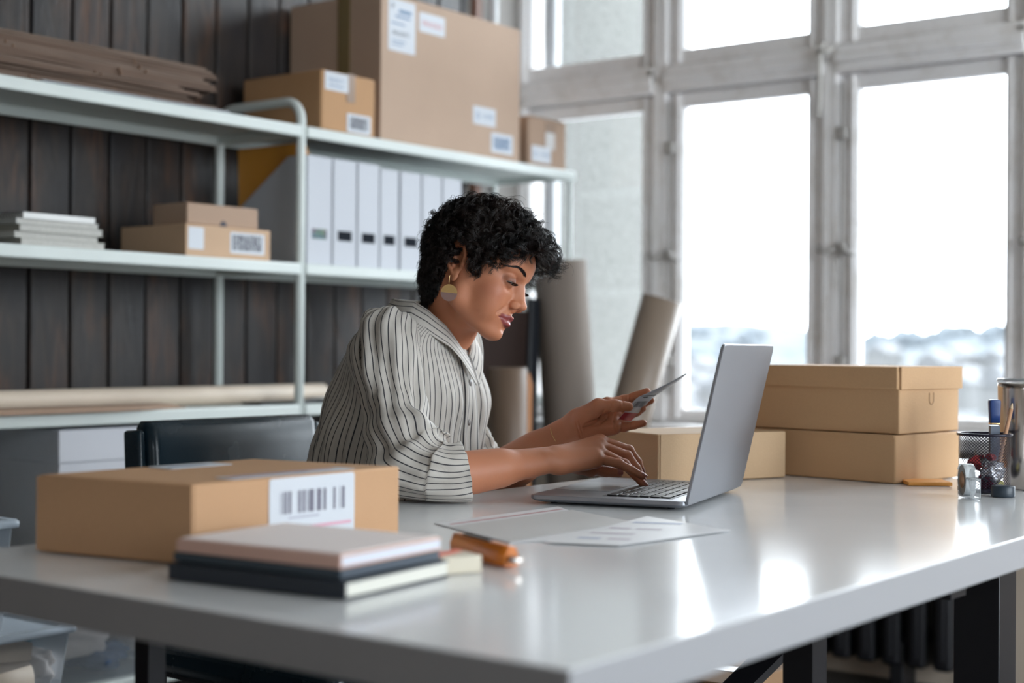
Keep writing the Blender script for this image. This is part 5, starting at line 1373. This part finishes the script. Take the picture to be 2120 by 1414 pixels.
# length and volume by place: longer and looser on top and at the front, cropped at back and sides
top = np.clip((P0[:, 2] - 2.0) / 7, 0, 1); front = np.clip((P0[:, 0] + 1) / 8, 0, 1); nape = np.clip((-2 - P0[:, 2]) / 4, 0, 1)
side = np.clip((np.abs(P0[:, 1]) - 4) / 3, 0, 1)
temple = np.clip((P0[:, 0] - .5) / 2.5, 0, 1) * (P0[:, 2] < 5)
L = 2.2 + 2.9 * top + 1.6 * front * np.clip((P0[:, 2] - 3) / 4, 0, 1) ; L *= 1 - .6 * nape; L *= rg.uniform(.8, 1.2, NC)
flow = np.stack([1.0 * top + 1.1 * front + .25 * temple - .5 * (1 - top) * (P0[:, 0] < -2), np.sign(P0[:, 1]) * .35 + rg.normal(0, .25, NC), -.75 - .15 * side + .8 * front], 1) + rg.normal(0, .28, (NC, 3))
rc = (.36 + .42 * top + .16 * front) * (1 - .55 * nape) * rg.uniform(.65, 1.3, NC)
turns = L / (2.6 + 2.0 * top) * rg.uniform(.8, 1.3, NC); ph = rg.uniform(0, 6.283, NC); sg = rg.choice([-1, 1], NC)
lift = .85 + 1.15 * top + .85 * front * (P0[:, 2] > 3) + .35 * side * (1 - nape); lift *= (1 - .45 * nape) * rg.uniform(.7, 1.2, NC)
pos = P0 + Nn * .05; cl = np.zeros((NC, K, 3)); fr = np.zeros((NC, K, 3))
for k in range(K):
    cl[:, k] = pos
    g = np.array([0, 0, -.25]) * s_[k]
    f = flow + g; f = f - Nn * (f * Nn).sum(1, keepdims=True) * .85; f /= np.linalg.norm(f, axis=1, keepdims=True)
    stp = L[:, None] / (K - 1)
    wn = np.clip(1.0 - s_[k] * 2.2, 0, 1)
    pos = pos + (f * (1 - wn * .55) + Nn * (wn * .9)) * stp * 1.0
    # stay outside the head, at the wanted height above it
    d = head_full(pos.astype(np.float32)).astype(float) if k % 3 == 0 else None
    if d is not None:
        e = 1e-2; G = np.stack([(head_full((pos + np.eye(3)[i] * .15).astype(np.float32)) - d) / .15 for i in range(3)], 1); G /= np.linalg.norm(G, axis=1, keepdims=True) + 1e-9
        want = .15 + lift * np.clip(s_[k] * 2.2, 0, 1); over = np.clip(want - d, -.35, .9)
        hang = (pos[:, 2] < hairline(pos[:, 0]))  # free ends may hang past the hairline
        pos = pos + G * np.where(hang & (over < 0), 0, over)[:, None]; Nn = G
T = np.gradient(cl, axis=1); T /= np.linalg.norm(T, axis=2, keepdims=True) + 1e-9
A = np.cross(T, np.array([.2, .9, .3])); A /= np.linalg.norm(A, axis=2, keepdims=True) + 1e-9; B = np.cross(T, A)
M = 11
ang = ph[:, None] + sg[:, None] * turns[:, None] * 6.283 * s_[None]
ramp = np.clip(s_ * 2.5, 0, 1) * (1 + .25 * s_)
hel = cl + (A * np.cos(ang)[..., None] + B * np.sin(ang)[..., None]) * (rc[:, None] * ramp[None])[..., None]
allC = []
for m in range(M):
    spread = .13 + .10 * s_
    jit = rg.normal(0, 1, (NC, 1, 3)) * spread[None, :, None] * .75 + np.cumsum(rg.normal(0, .012, (NC, K, 3)), axis=1)
    dphi = rg.normal(0, .22, (NC, 1)); h2 = cl + (A * np.cos(ang + dphi)[..., None] + B * np.sin(ang + dphi)[..., None]) * (rc[:, None] * ramp[None] * rg.uniform(.8, 1.15, (NC, 1)))[..., None]
    allC.append(h2 + jit * np.clip(s_ * 4, .3, 1)[None, :, None])
C = np.concatenate(allC)
# loose ringlets over the forehead and single flyaway hairs
def ringlet(p0, dirs, rad_, tn, n, r0=.10):
    dirs = np.array(dirs, float); t = np.linspace(0, 1, K)[:, None]; c = np.array(p0, float) + dirs[0] * t + dirs[1] * t ** 2
    T_ = np.gradient(c, axis=0); T_ /= np.linalg.norm(T_, axis=1, keepdims=True); A_ = np.cross(T_, [.1, .95, .2]); A_ /= np.linalg.norm(A_, axis=1, keepdims=True); B_ = np.cross(T_, A_)
    o_ = []
    for _ in range(n):
        a_ = rg.uniform(0, .5) + t * tn * 6.283; r_ = rad_ * (t * .7 + .5) * rg.uniform(.85, 1.15)
        o_.append(c + A_ * np.cos(a_) * r_ + B_ * np.sin(a_) * r_ + rg.normal(0, r0, 3) * t + rg.normal(0, .05, 3))
    return np.array(o_)
extra = []
for (p0, d0, d1, r_, tn, n) in (((8.6, -2.5, 9.0), (2.2, 0, -.6), (.6, 0, -1.2), .55, 1.6, 16), ((9.0, -1.0, 8.2), (2.0, -.6, -.6), (.4, 0, -1.6), .6, 1.5, 16), ((8.8, 1.0, 8.4), (2.0, .3, -.4), (.5, 0, -1.8), .5, 1.8, 14),
        ((8.9, -3.2, 8.0), (1.3, -.5, -.9), (.2, .2, -1.6), .45, 1.6, 16), ((8.4, -4.4, 7.4), (.9, -.7, -.7), (.0, .2, -1.2), .45, 1.5, 16), ((9.3, .2, 8.4), (2.6, -.4, .2), (.5, 0, -1.0), .75, 1.1, 8), ((7.4, -5.4, 6.6), (.4, -.9, -.8), (.1, .2, -1.0), .45, 1.5, 14), ((1.0, 0, 13.6), (.5, -.4, 1.2), (1.0, 0, -1.0), .5, 1.2, 12)):
    extra.append(ringlet(p0, (d0, d1), r_, tn, n))
fi = rg.choice(NC, 260); fe = []
for q_ in fi: fe.append(hel[q_] + (cl[q_] - P0[q_]) * .22 + Nn[q_] * (.55 * s_ ** 2)[:, None] * rg.uniform(.5, 1.6) + np.cumsum(rg.normal(0, .03, (K, 3)), axis=0))
C = np.concatenate([C] + extra + [np.array(fe)])
rad = np.tile(.00042 * (1 - .65 * s_ ** 2), (len(C), 1))
Vw = to_world(head_to_fig(C.reshape(-1, 3))).reshape(C.shape)
Vh, Qh = strands(Vw, rad)
# dense under-layer: the scalp pushed out, bumpy like packed curls
capm = (hV[:, 2] > hairline(hV[:, 0]) + .15) & (np.abs(hV[:, 1]) < 7.6) & (hV[:, 2] > -8.6)
vn = np.zeros_like(hV); 
for i in range(4): np.add.at(vn, hQ[:, i], nrm)
vn /= np.linalg.norm(vn, axis=1, keepdims=True) + 1e-9
edge = np.clip((hV[:, 2] - hairline(hV[:, 0])) / 1.2, 0, 1); tp = np.clip((hV[:, 2] - 2) / 7, 0, 1); fr_ = np.clip((hV[:, 0] + 1) / 8, 0, 1); np_ = np.clip((-2 - hV[:, 2]) / 4, 0, 1)
bump_ = np.sin(hV[:, 0] * 3.1 + 2 * np.sin(hV[:, 2] * 1.3)) * np.sin(hV[:, 1] * 2.9 + 1.5 * np.sin(hV[:, 0] * 1.1)) * np.sin(hV[:, 2] * 3.3 + hV[:, 1])
off = edge * ((.55 + .95 * tp + .45 * fr_ * tp) * (1 - .6 * np_) + .22 * bump_)
cv = hV + vn * off[:, None]
fm = capm[hQ].all(1); used = np.unique(hQ[fm]); mp = -np.ones(len(hV), np.int64); mp[used] = np.arange(len(used))
capV = to_world(head_to_fig(cv[used])); capQ = mp[hQ[fm]]
HV = np.concatenate([Vh, capV]); HQ = np.concatenate([Qh, capQ + len(Vh)])
child(np_mesh('hair', HV, HQ, HAIRM))
# ---------------------------------------------------------------- clothes
def striped(name, w=.078):
    k = N(name); at = k.n('ShaderNodeAttribute', attribute_name='stripe')
    f = k.math('ABSOLUTE', k.math('SUBTRACT', k.math('FRACT', at.outputs['Fac']), .5))
    g = k.n('ShaderNodeNewGeometry'); nz = k.n('ShaderNodeTexNoise', Scale=60.0, Detail=3.0); k.l(g.outputs['Position'], nz.inputs['Vector'])
    ln = k.ramp(f, [(max(0, w - .03), (1, 1, 1, 1)), (w + .03, (0, 0, 0, 1))])
    c = k.mix(nz.outputs[0], (.54, .505, .46, 1), (.62, .585, .54, 1)); k.base(k.mix(ln, c, (.022, .022, .032, 1)))
    k.b.inputs['Roughness'].default_value = .62; k.b.inputs['Specular IOR Level'].default_value = .3; k.b.inputs['Sheen Weight'].default_value = .12
    n2 = k.n('ShaderNodeTexNoise', Scale=900.0, Detail=1.0); k.l(g.outputs['Position'], n2.inputs['Vector']); n3 = k.n('ShaderNodeTexNoise', Scale=45.0, Detail=3.0, Distortion=.8); k.l(g.outputs['Position'], n3.inputs['Vector'])
    k.bump(k.math('ADD', k.math('MULTIPLY', n2.outputs[0], .12), n3.outputs[0]), .0022, .5)
    tr = k.n('ShaderNodeBsdfTranslucent'); k.l(k.b.inputs['Base Color'].links[0].from_socket, tr.inputs['Color'])
    mx = k.n('ShaderNodeMixShader'); mx.inputs[0].default_value = .14; k.l(k.b.outputs[0], mx.inputs[1]); k.l(tr.outputs[0], mx.inputs[2]); k.l(mx.outputs[0], k.out.inputs['Surface'])
    return k.m
SHIRT = striped('striped_cotton')
def grid(name, P, phase, m=SHIRT, parent=None):
    """open grid of points P (R, C, 3) in the figure frame with a stripe phase per vertex"""
    R, C, _ = P.shape; i = np.arange(R - 1)[:, None] * C + np.arange(C - 1)[None]; i = i.reshape(-1)
    Q = np.stack([i, i + 1, i + C + 1, i + C], 1)
    o = np_mesh(name, to_world(P.reshape(-1, 3)), Q, m, None, {'stripe': ('FLOAT', phase.reshape(-1))})
    if parent is None: child(o)
    else: o.parent = parent
    return o
def smooth_path(pts, n):
    """Catmull-Rom through rows of pts"""
    pts = np.array(pts, float); P = np.vstack([2 * pts[0] - pts[1], pts, 2 * pts[-1] - pts[-2]]); m = len(pts) - 1; out = []
    for t in np.linspace(0, m, n):
        i = min(int(t), m - 1); u = t - i; a, b, c, d = P[i:i + 4]
        out.append(.5 * ((2 * b) + (c - a) * u + (2 * a - 5 * b + 4 * c - d) * u * u + (3 * b - a - 3 * c + d) * u ** 3))
    return np.array(out)
PSI = math.radians(22); FR = np.array([math.cos(PSI), -math.sin(PSI), 0]); LT = np.array([math.sin(PSI), math.cos(PSI), 0])
#        z     cu     cv    a     b
rings = [(.500, -.085, .065, .140, .190), (.60, -.088, .065, .140, .188), (.70, -.090, .065, .140, .186), (.796, -.085, .062, .137, .184), (.838, -.080, .060, .131, .180), (.896, -.070, .058, .119, .172),
         (.955, -.064, .056, .104, .160), (.988, -.060, .055, .090, .147), (1.008, -.054, .054, .079, .126), (1.022, -.046, .054, .071, .100), (1.032, -.040, .054, .064, .080), (1.036, -.036, .054, .060, .066)]
NR, NCL = 230, 520
S = smooth_path(rings, NR); th = np.linspace(0, 2 * math.pi, NCL)[None]; z = S[:, 0:1]
def sgnpow(x, p): return np.sign(x) * np.abs(x) ** p
ex = .92
ca, sa = sgnpow(np.cos(th), ex), sgnpow(np.sin(th), ex)
lowf = np.clip((1.0 - z) / .2, 0, 1)
fold = lowf * (.0035 * np.sin(26 * th + 3 * np.sin(z * 14) + 1.0) * (.4 + .6 * np.sin(3 * th + 9 * z) ** 2) + .0022 * np.sin(41 * th + 5 * z) + .007 * np.sin(5 * th + 11 * z + 1.5) * np.clip((.95 - z) / .2, 0, 1) + .004 * np.sin(9 * th - 23 * z))
# drag folds running from the back of the armhole
fold = fold + .006 * np.exp(-((z - .90) / .07) ** 2) * np.sin(38 * z + 6 * th) * np.clip(-np.sin(th), 0, 1)
# bust
fold = fold + .012 * np.exp(-((z - .90) / .05) ** 2) * np.exp(-((np.minimum(th, 2 * math.pi - th) - .55) / .40) ** 2)
X = S[:, 1:2] + (S[:, 3:4] + fold) * ca * FR[0] + (S[:, 4:5] + fold) * sa * LT[0]
Yv = S[:, 2:3] + (S[:, 3:4] + fold) * ca * FR[1] + (S[:, 4:5] + fold) * sa * LT[1]
Zv = z + 0 * th + np.clip((z - .98) / .06, 0, 1) * (.010 * np.abs(np.sin(th)) - .012 * np.clip(np.cos(th), 0, 1))
# low back hangs loose over the seat
Pt = np.stack([X, Yv, Zv], -1)
# stripe phase: arc length at chest height, kept down the body
ph = th / (2 * math.pi) * 92 + 0 * z + .5
shirt = grid('shirt', Pt, ph)

def sleeve(name, ctrl, nst, par, clampz=None, seed=0, fold_s=.68, inner=None, cuff=True):
    A = smooth_path(ctrl, 260); C = A[:, :3]; r = A[:, 3]
    T = np.gradient(C, axis=0); T /= np.linalg.norm(T, axis=1, keepdims=True)
    # smooth the direction so rings do not cross in the bend
    for _ in range(12): T[1:-1] = (T[:-2] + T[1:-1] * 2 + T[2:]) / 4
    T /= np.linalg.norm(T, axis=1, keepdims=True)
    n0 = np.array([0.0, -1.0, 0.0]); U = []
    for t in T:
        n0 = n0 - t * (n0 @ t); n0 /= np.linalg.norm(n0); U.append(n0.copy())
    U = np.array(U); W_ = np.cross(T, U); nA = 200; a = np.linspace(math.pi * .5, math.pi * 2.5, nA)[None]; s = np.linspace(0, 1, len(C))[:, None]
    rnd = np.random.default_rng(seed); q = rnd.uniform(0, 6.28, 8)
    el = np.exp(-((s - fold_s) / .13) ** 2)
    f = .0022 * np.sin(7 * a + 9 * s + q[0]) + .0016 * np.sin(13 * a - 14 * s + q[1]) + .0030 * np.sin(3 * a + 22 * s + q[2]) * np.clip(s * 3, 0, 1)
    f = f + el * (.0065 * np.sin(62 * s + 2.2 * np.cos(a - q[3]) + q[4]) * (.35 + .65 * np.cos(a - inner) ** 2) + .006 * np.sin(2 * a + 30 * s))
    # sharp drag folds on the upper arm, falling towards the front of the elbow
    g = np.sin(34 * s + 2.6 * a + q[5]); f = f + .0032 * np.sign(g) * np.abs(g) ** 1.6 * np.exp(-((s - .33) / .14) ** 2) * np.clip(np.cos(a - inner), 0, 1)
    rr_ = r[:, None] + f
    if cuff:
        c = np.clip((s - .84) / .006, 0, 1); rr_ = rr_ + .0035 * c + .002 * c * np.sin(5 * a + q[6])
    P = C[:, None] + (np.cos(a)[..., None] * U[:, None] + np.sin(a)[..., None] * W_[:, None]) * rr_[..., None]
    if clampz is not None: 
        lowz = clampz + .0015 * (1 + np.sin(9 * a + 20 * s)); P[..., 2] = np.where(P[..., 2] < lowz + .01, lowz + .01 * np.exp((P[..., 2] - lowz - .01) / .01), P[..., 2])
    # lining: turn the hem inwards
    rim = C[-1] + (P[-1] - C[-1]) * .93 - T[-1] * .003; rim2 = C[-14] + (P[-14] - C[-14]) * .90
    P = np.concatenate([P, rim[None], rim2[None]]); phs = (a - math.pi * .5) / (2 * math.pi) * nst + .35 * np.concatenate([s, s[-1:], s[-1:]]) * 3
    if cuff: phs = phs + .45 * (np.concatenate([s, s[-1:], s[-1:]]) > .842)
    return grid(name, P, phs * np.ones((len(P), 1)))
def c4(px, py, t, r): return list(PT(px, py, t)) + [r]
sleeve('sleeve', [c4(826, 664, 2.510, .004), c4(820, 667, 2.505, .024), c4(812, 678, 2.492, .043), c4(804, 700, 2.472, .055), c4(800, 732, 2.452, .0585), c4(806, 790, 2.43, .0535), c4(818, 850, 2.40, .0500), c4(828, 905, 2.36, .0560), c4(852, 958, 2.33, .0660), c4(897, 984, 2.31, .0560), c4(934, 990, 2.305, .0475), c4(966, 986, 2.31, .0440)],
       34, None, clampz=.7515, seed=3, inner=1.2)
sleeve('sleeve', [list(LS + np.array([-.045, -.075, .010])) + [.050], list(LS + np.array([-.02, -.03, .004])) + [.056], list(LS) + [.058], c4(938, 800, 2.73, .052), c4(952, 870, 2.71, .048), c4(968, 930, 2.69, .050), c4(990, 975, 2.67, .052), c4(1010, 985, 2.66, .046)],
       34, None, clampz=.7515, seed=5, inner=1.2, cuff=False)

# collar: stand and turned-down leaf
CN_ = np.array([-.027, .050]); nC = 240
thc = np.linspace(math.radians(-176), math.radians(176), nC)   # 0 = back, +-180 = front opening
tf = math.pi - np.abs(thc)                                     # angle from the front
sd = np.where(thc < 0, -1.0, 1.0)
zf = np.interp(np.degrees(tf), [0, 20, 45, 70, 90, 135, 180], [.970, .990, 1.024, 1.050, 1.064, 1.070, 1.070])
def crow(da, db, dz, tips=0.0):
    x = CN_[0] + (.066 + da) * np.cos(tf) * FR[0] + (.066 + db) * np.sin(tf) * sd * LT[0]
    y = CN_[1] + (.066 + da) * np.cos(tf) * FR[1] + (.066 + db) * np.sin(tf) * sd * LT[1]
    return np.stack([x, y, zf + dz - tips * np.exp(-(tf / .35) ** 2)], 1)
rows = [(-.004, -.004, -.028, 0), (-.003, -.003, -.014, 0), (-.0015, -.0015, -.003, 0), (.0, .0, .0, 0), (.003, .003, .001, 0), (.006, .006, -.003, 0), (.011, .012, -.011, .003), (.016, .018, -.021, .007), (.021, .024, -.031, .012), (.0225, .026, -.0345, .015), (.021, .0245, -.035, .015)]
Pc = smooth_path(np.array([crow(*r) for r in rows]).reshape(len(rows), -1), 60).reshape(60, nC, 3)
wv = .0012 * np.sin(thc * 7) * np.linspace(0, 1, 60)[:, None]; Pc[..., 2] += wv
phc = np.linspace(0, 1, 60)[:, None] * 9.6 + 0 * thc[None]
grid('collar', Pc, phc)

# placket down the front with buttons
ip = [i for i in range(NR) if .52 < S[i, 0] < 1.02]
def tpoint(i, ang, lift):
    j = int(round((ang % (2 * math.pi)) / (2 * math.pi) * (NCL - 1))); c = np.array([S[i, 1], S[i, 2], Pt[i, j, 2]]); d = Pt[i, j] - c; return Pt[i, j] + d / np.linalg.norm(d) * lift
wid = [-.115, -.110, -.05, 0, .05, .110, .115]; lf = [.0005, .003, .0032, .0034, .0032, .003, .0005]
Pp = np.array([[tpoint(i, w, l) for w, l in zip(wid, lf)] for i in ip]); php = np.tile(np.array(wid)[None] / .0683 + .1, (len(ip), 1))
grid('placket', Pp, php)
BTN = mat('shirt_button', (.20, .18, .17, 1), .3)
for zb in (1.0, .93, .86, .79):
    i = int(np.argmin(np.abs(S[:, 0] - zb))); p = Vector(to_world(tpoint(i, 0.0, .004))); p2 = Vector(to_world(tpoint(i, 0.0, .014))); d = (p2 - p).normalized()
    b = MB(); b.lathe([(.0, -.0008), (.0052, -.0008), (.0056, .0006), (.0045, .0014), (.0, .001)], (0, 0, 0), BTN, 20); o = b.build('button'); o.rotation_mode = 'QUATERNION'; o.rotation_quaternion = Vector((0, 0, 1)).rotation_difference(d)
    o.parent = person; o.location = p - Vector(person.location)

# trousers and shoes
def trouser_sdf(p):
    d = None
    for s in (-1, 1):
        hip = np.array([-.085 + .045 * s, .075 + .075 * s, .575]); kn = hip + np.array([.36, -.20, .0]); an = kn + np.array([.02, .0, -.42])
        c = smin(s_cone(p, hip, kn, .096, .072), s_cone(p, kn, an, .070, .058), .02); d = c if d is None else smin(d, c, .02)
    return np.maximum(smin(d, s_cone(p, (-.085, .07, .58), (-.085, .07, .66), .12, .12), .03), .09 - p[:, 2])
tV, tQ = surface_nets(trouser_sdf, (-.36, -.40, .05), (.50, .36, .86), .009, coarse=3, extra=.01)
child(np_mesh('trousers', to_world(tV), tQ, mat('black_denim', (.012, .012, .016, 1), .8)))
for s in (-1, 1):
    an = np.array([-.085 + .045 * s + .38, .075 + .075 * s - .20, .055])
    sv, sq = surface_nets(lambda p: np.maximum(smin(s_cone(p, an + np.array([-.03, .015, .01]), an + np.array([.03, -.017, .0]), .045, .042), s_cone(p, an, an + np.array([.15, -.085, -.012]), .044, .036), .02), .008 - p[:, 2]), an - .12, an + np.array([.24, .10, .12]), .006, coarse=2, extra=.01)
    child(np_mesh('shoe', to_world(sv), sq, mat('black_shoe', (.015, .015, .015, 1), .4)))

# earring: disc, half gold, half rose metal
ec = PT(929, 606, 2.452); e0 = PT(932, 572, 2.458)
ROSE = mat('rose_metal', (.30, .19, .17, 1), .45, metal=.5)
er = empty('earring', (0, 0, 0)); er.parent = person; er.location = Vector(to_world(ec)) - Vector(person.location); er.rotation_euler = (0, 0, math.radians(-52.8 - 8))
def half_disc(a0, a1, m, nm):
    b = MB(); pts = [(.0138 * math.cos(math.radians(a)), .0138 * math.sin(math.radians(a))) for a in np.linspace(a0, a1, 25)]
    b.prism(pts, 1, -.0006, .0006, m); b.build(nm, er)
half_disc(-6, 174, GOLD, 'gold_half'); half_disc(174, 354, ROSE, 'rose_half')
b = MB(); b.tube([(0, 0, .010), (0, -.0008, .018), (.0005, -.001, .026), (.0015, .001, .030), (.002, .004, .029)], .0005, GOLD, 6); b.build('ear_wire', er)
# thin bracelet on the far wrist
bx = (LWr - LE); bx /= np.linalg.norm(bx); c0 = LWr - bx * .030; u0 = np.cross(bx, [0, 1, 0]); u0 /= np.linalg.norm(u0); v0 = np.cross(bx, u0)
b = MB(); b.tube([Vector(to_world(c0 + (u0 * math.cos(a) * .0255 + v0 * math.sin(a) * .0215))) for a in np.linspace(0, 2 * math.pi, 49)], .0006, GOLD, 6, cap=False); child(b.build('bracelet'))
# finger nails
NAIL = mat('dark_nail', (.36, .14, .11, 1), .25)
def nail(f, r, dorsal, w=.0045):
    f = [np.array(q) for q in f]; t = (f[3] - f[2]); t /= np.linalg.norm(t); dn = dorsal - t * (dorsal @ t); dn /= np.linalg.norm(dn); sd_ = np.cross(t, dn); c = f[3] + t * .0005; G = []
    for i in range(9):
        for j in range(7):
            x = (i / 8 - .5) * 2; y = (j / 6) * .010 - .004; ww = w * (1 - .25 * (j / 6) ** 3); G.append(c + sd_ * x * ww + t * y + dn * (r * 1.06 + .0003 - (x * x) * .0016 - .0006 * (j / 6) ** 2))
    G = np.array(G); i = (np.arange(8)[:, None] * 7 + np.arange(6)[None]).reshape(-1); child(np_mesh('fingernail', to_world(G), np.stack([i, i + 1, i + 8, i + 7], 1), NAIL))
for k_, (f, r) in RH.items(): nail(f, r[3], -rpn + np.array([.35, -.25, 0]))
nail(RTH[0], RTH[1][3], np.array([.2, -.9, .3]))

# the card in the left hand
cl_ = [PT(1281, 868, 2.522), PT(1301, 845, 2.520), PT(1320, 824, 2.519), PT(1345, 812, 2.520), PT(1384, 793, 2.523), PT(1419, 774, 2.526)]
cr_ = [PT(1307, 872, 2.548), PT(1331, 846, 2.546), PT(1354, 822, 2.544), PT(1372, 810, 2.545), PT(1397, 794, 2.546), PT(1424, 773, 2.548)]
Lc = smooth_path(cl_, 41); Rc = smooth_path(cr_, 41)
card = empty('label_card', to_world(cl_[0]), 0, 'white price label card with barcode and dark red end, held in the raised hand', 'card'); c0w = np.array(card.location)
b = MB(); mi = b._mi(PAPER); mi2 = b._mi(DARKRED); nn_ = np.cross(Rc[5] - Lc[5], Lc[8] - Lc[4]); nn_ /= np.linalg.norm(nn_)
def cpnt(i, w, lift): 
    p = Lc[i] + (Rc[i] - Lc[i]) * w + nn_ * lift; return Vector(to_world(p) - c0w)
TOP = [[b.bm.verts.new(cpnt(i, w, .00015)) for w in (0, 1)] for i in range(41)]; BOT = [[b.bm.verts.new(cpnt(i, w, -.00015)) for w in (0, 1)] for i in range(41)]
for i in range(40):
    for G, fl in ((TOP, 0), (BOT, 1)):
        f = b.bm.faces.new((G[i][0], G[i][1], G[i + 1][1], G[i + 1][0])); f.material_index = mi2 if i < 5 else mi; f.smooth = True
    for w in (0, 1): f = b.bm.faces.new((TOP[i][w], TOP[i + 1][w], BOT[i + 1][w], BOT[i][w])); f.material_index = mi
rr = random.Random(8)
for lft in (.0004, -.0004):
    w = .12
    while w < .88:
        e = w + rr.uniform(.015, .05); b.quad([cpnt(9, w, lft), cpnt(9, e, lft), cpnt(13, e, lft), cpnt(13, w, lft)], INK); w = e + rr.uniform(.02, .045)
    b.quad([cpnt(18, .03, lft), cpnt(18, .97, lft), cpnt(19, .97, lft * 1.2), cpnt(19, .03, lft * 1.2)], INK); b.quad([cpnt(16, .3, lft), cpnt(16, .6, lft), cpnt(17, .6, lft * 1.2), cpnt(17, .3, lft * 1.2)], INK)
b.build('card_sheet', card)
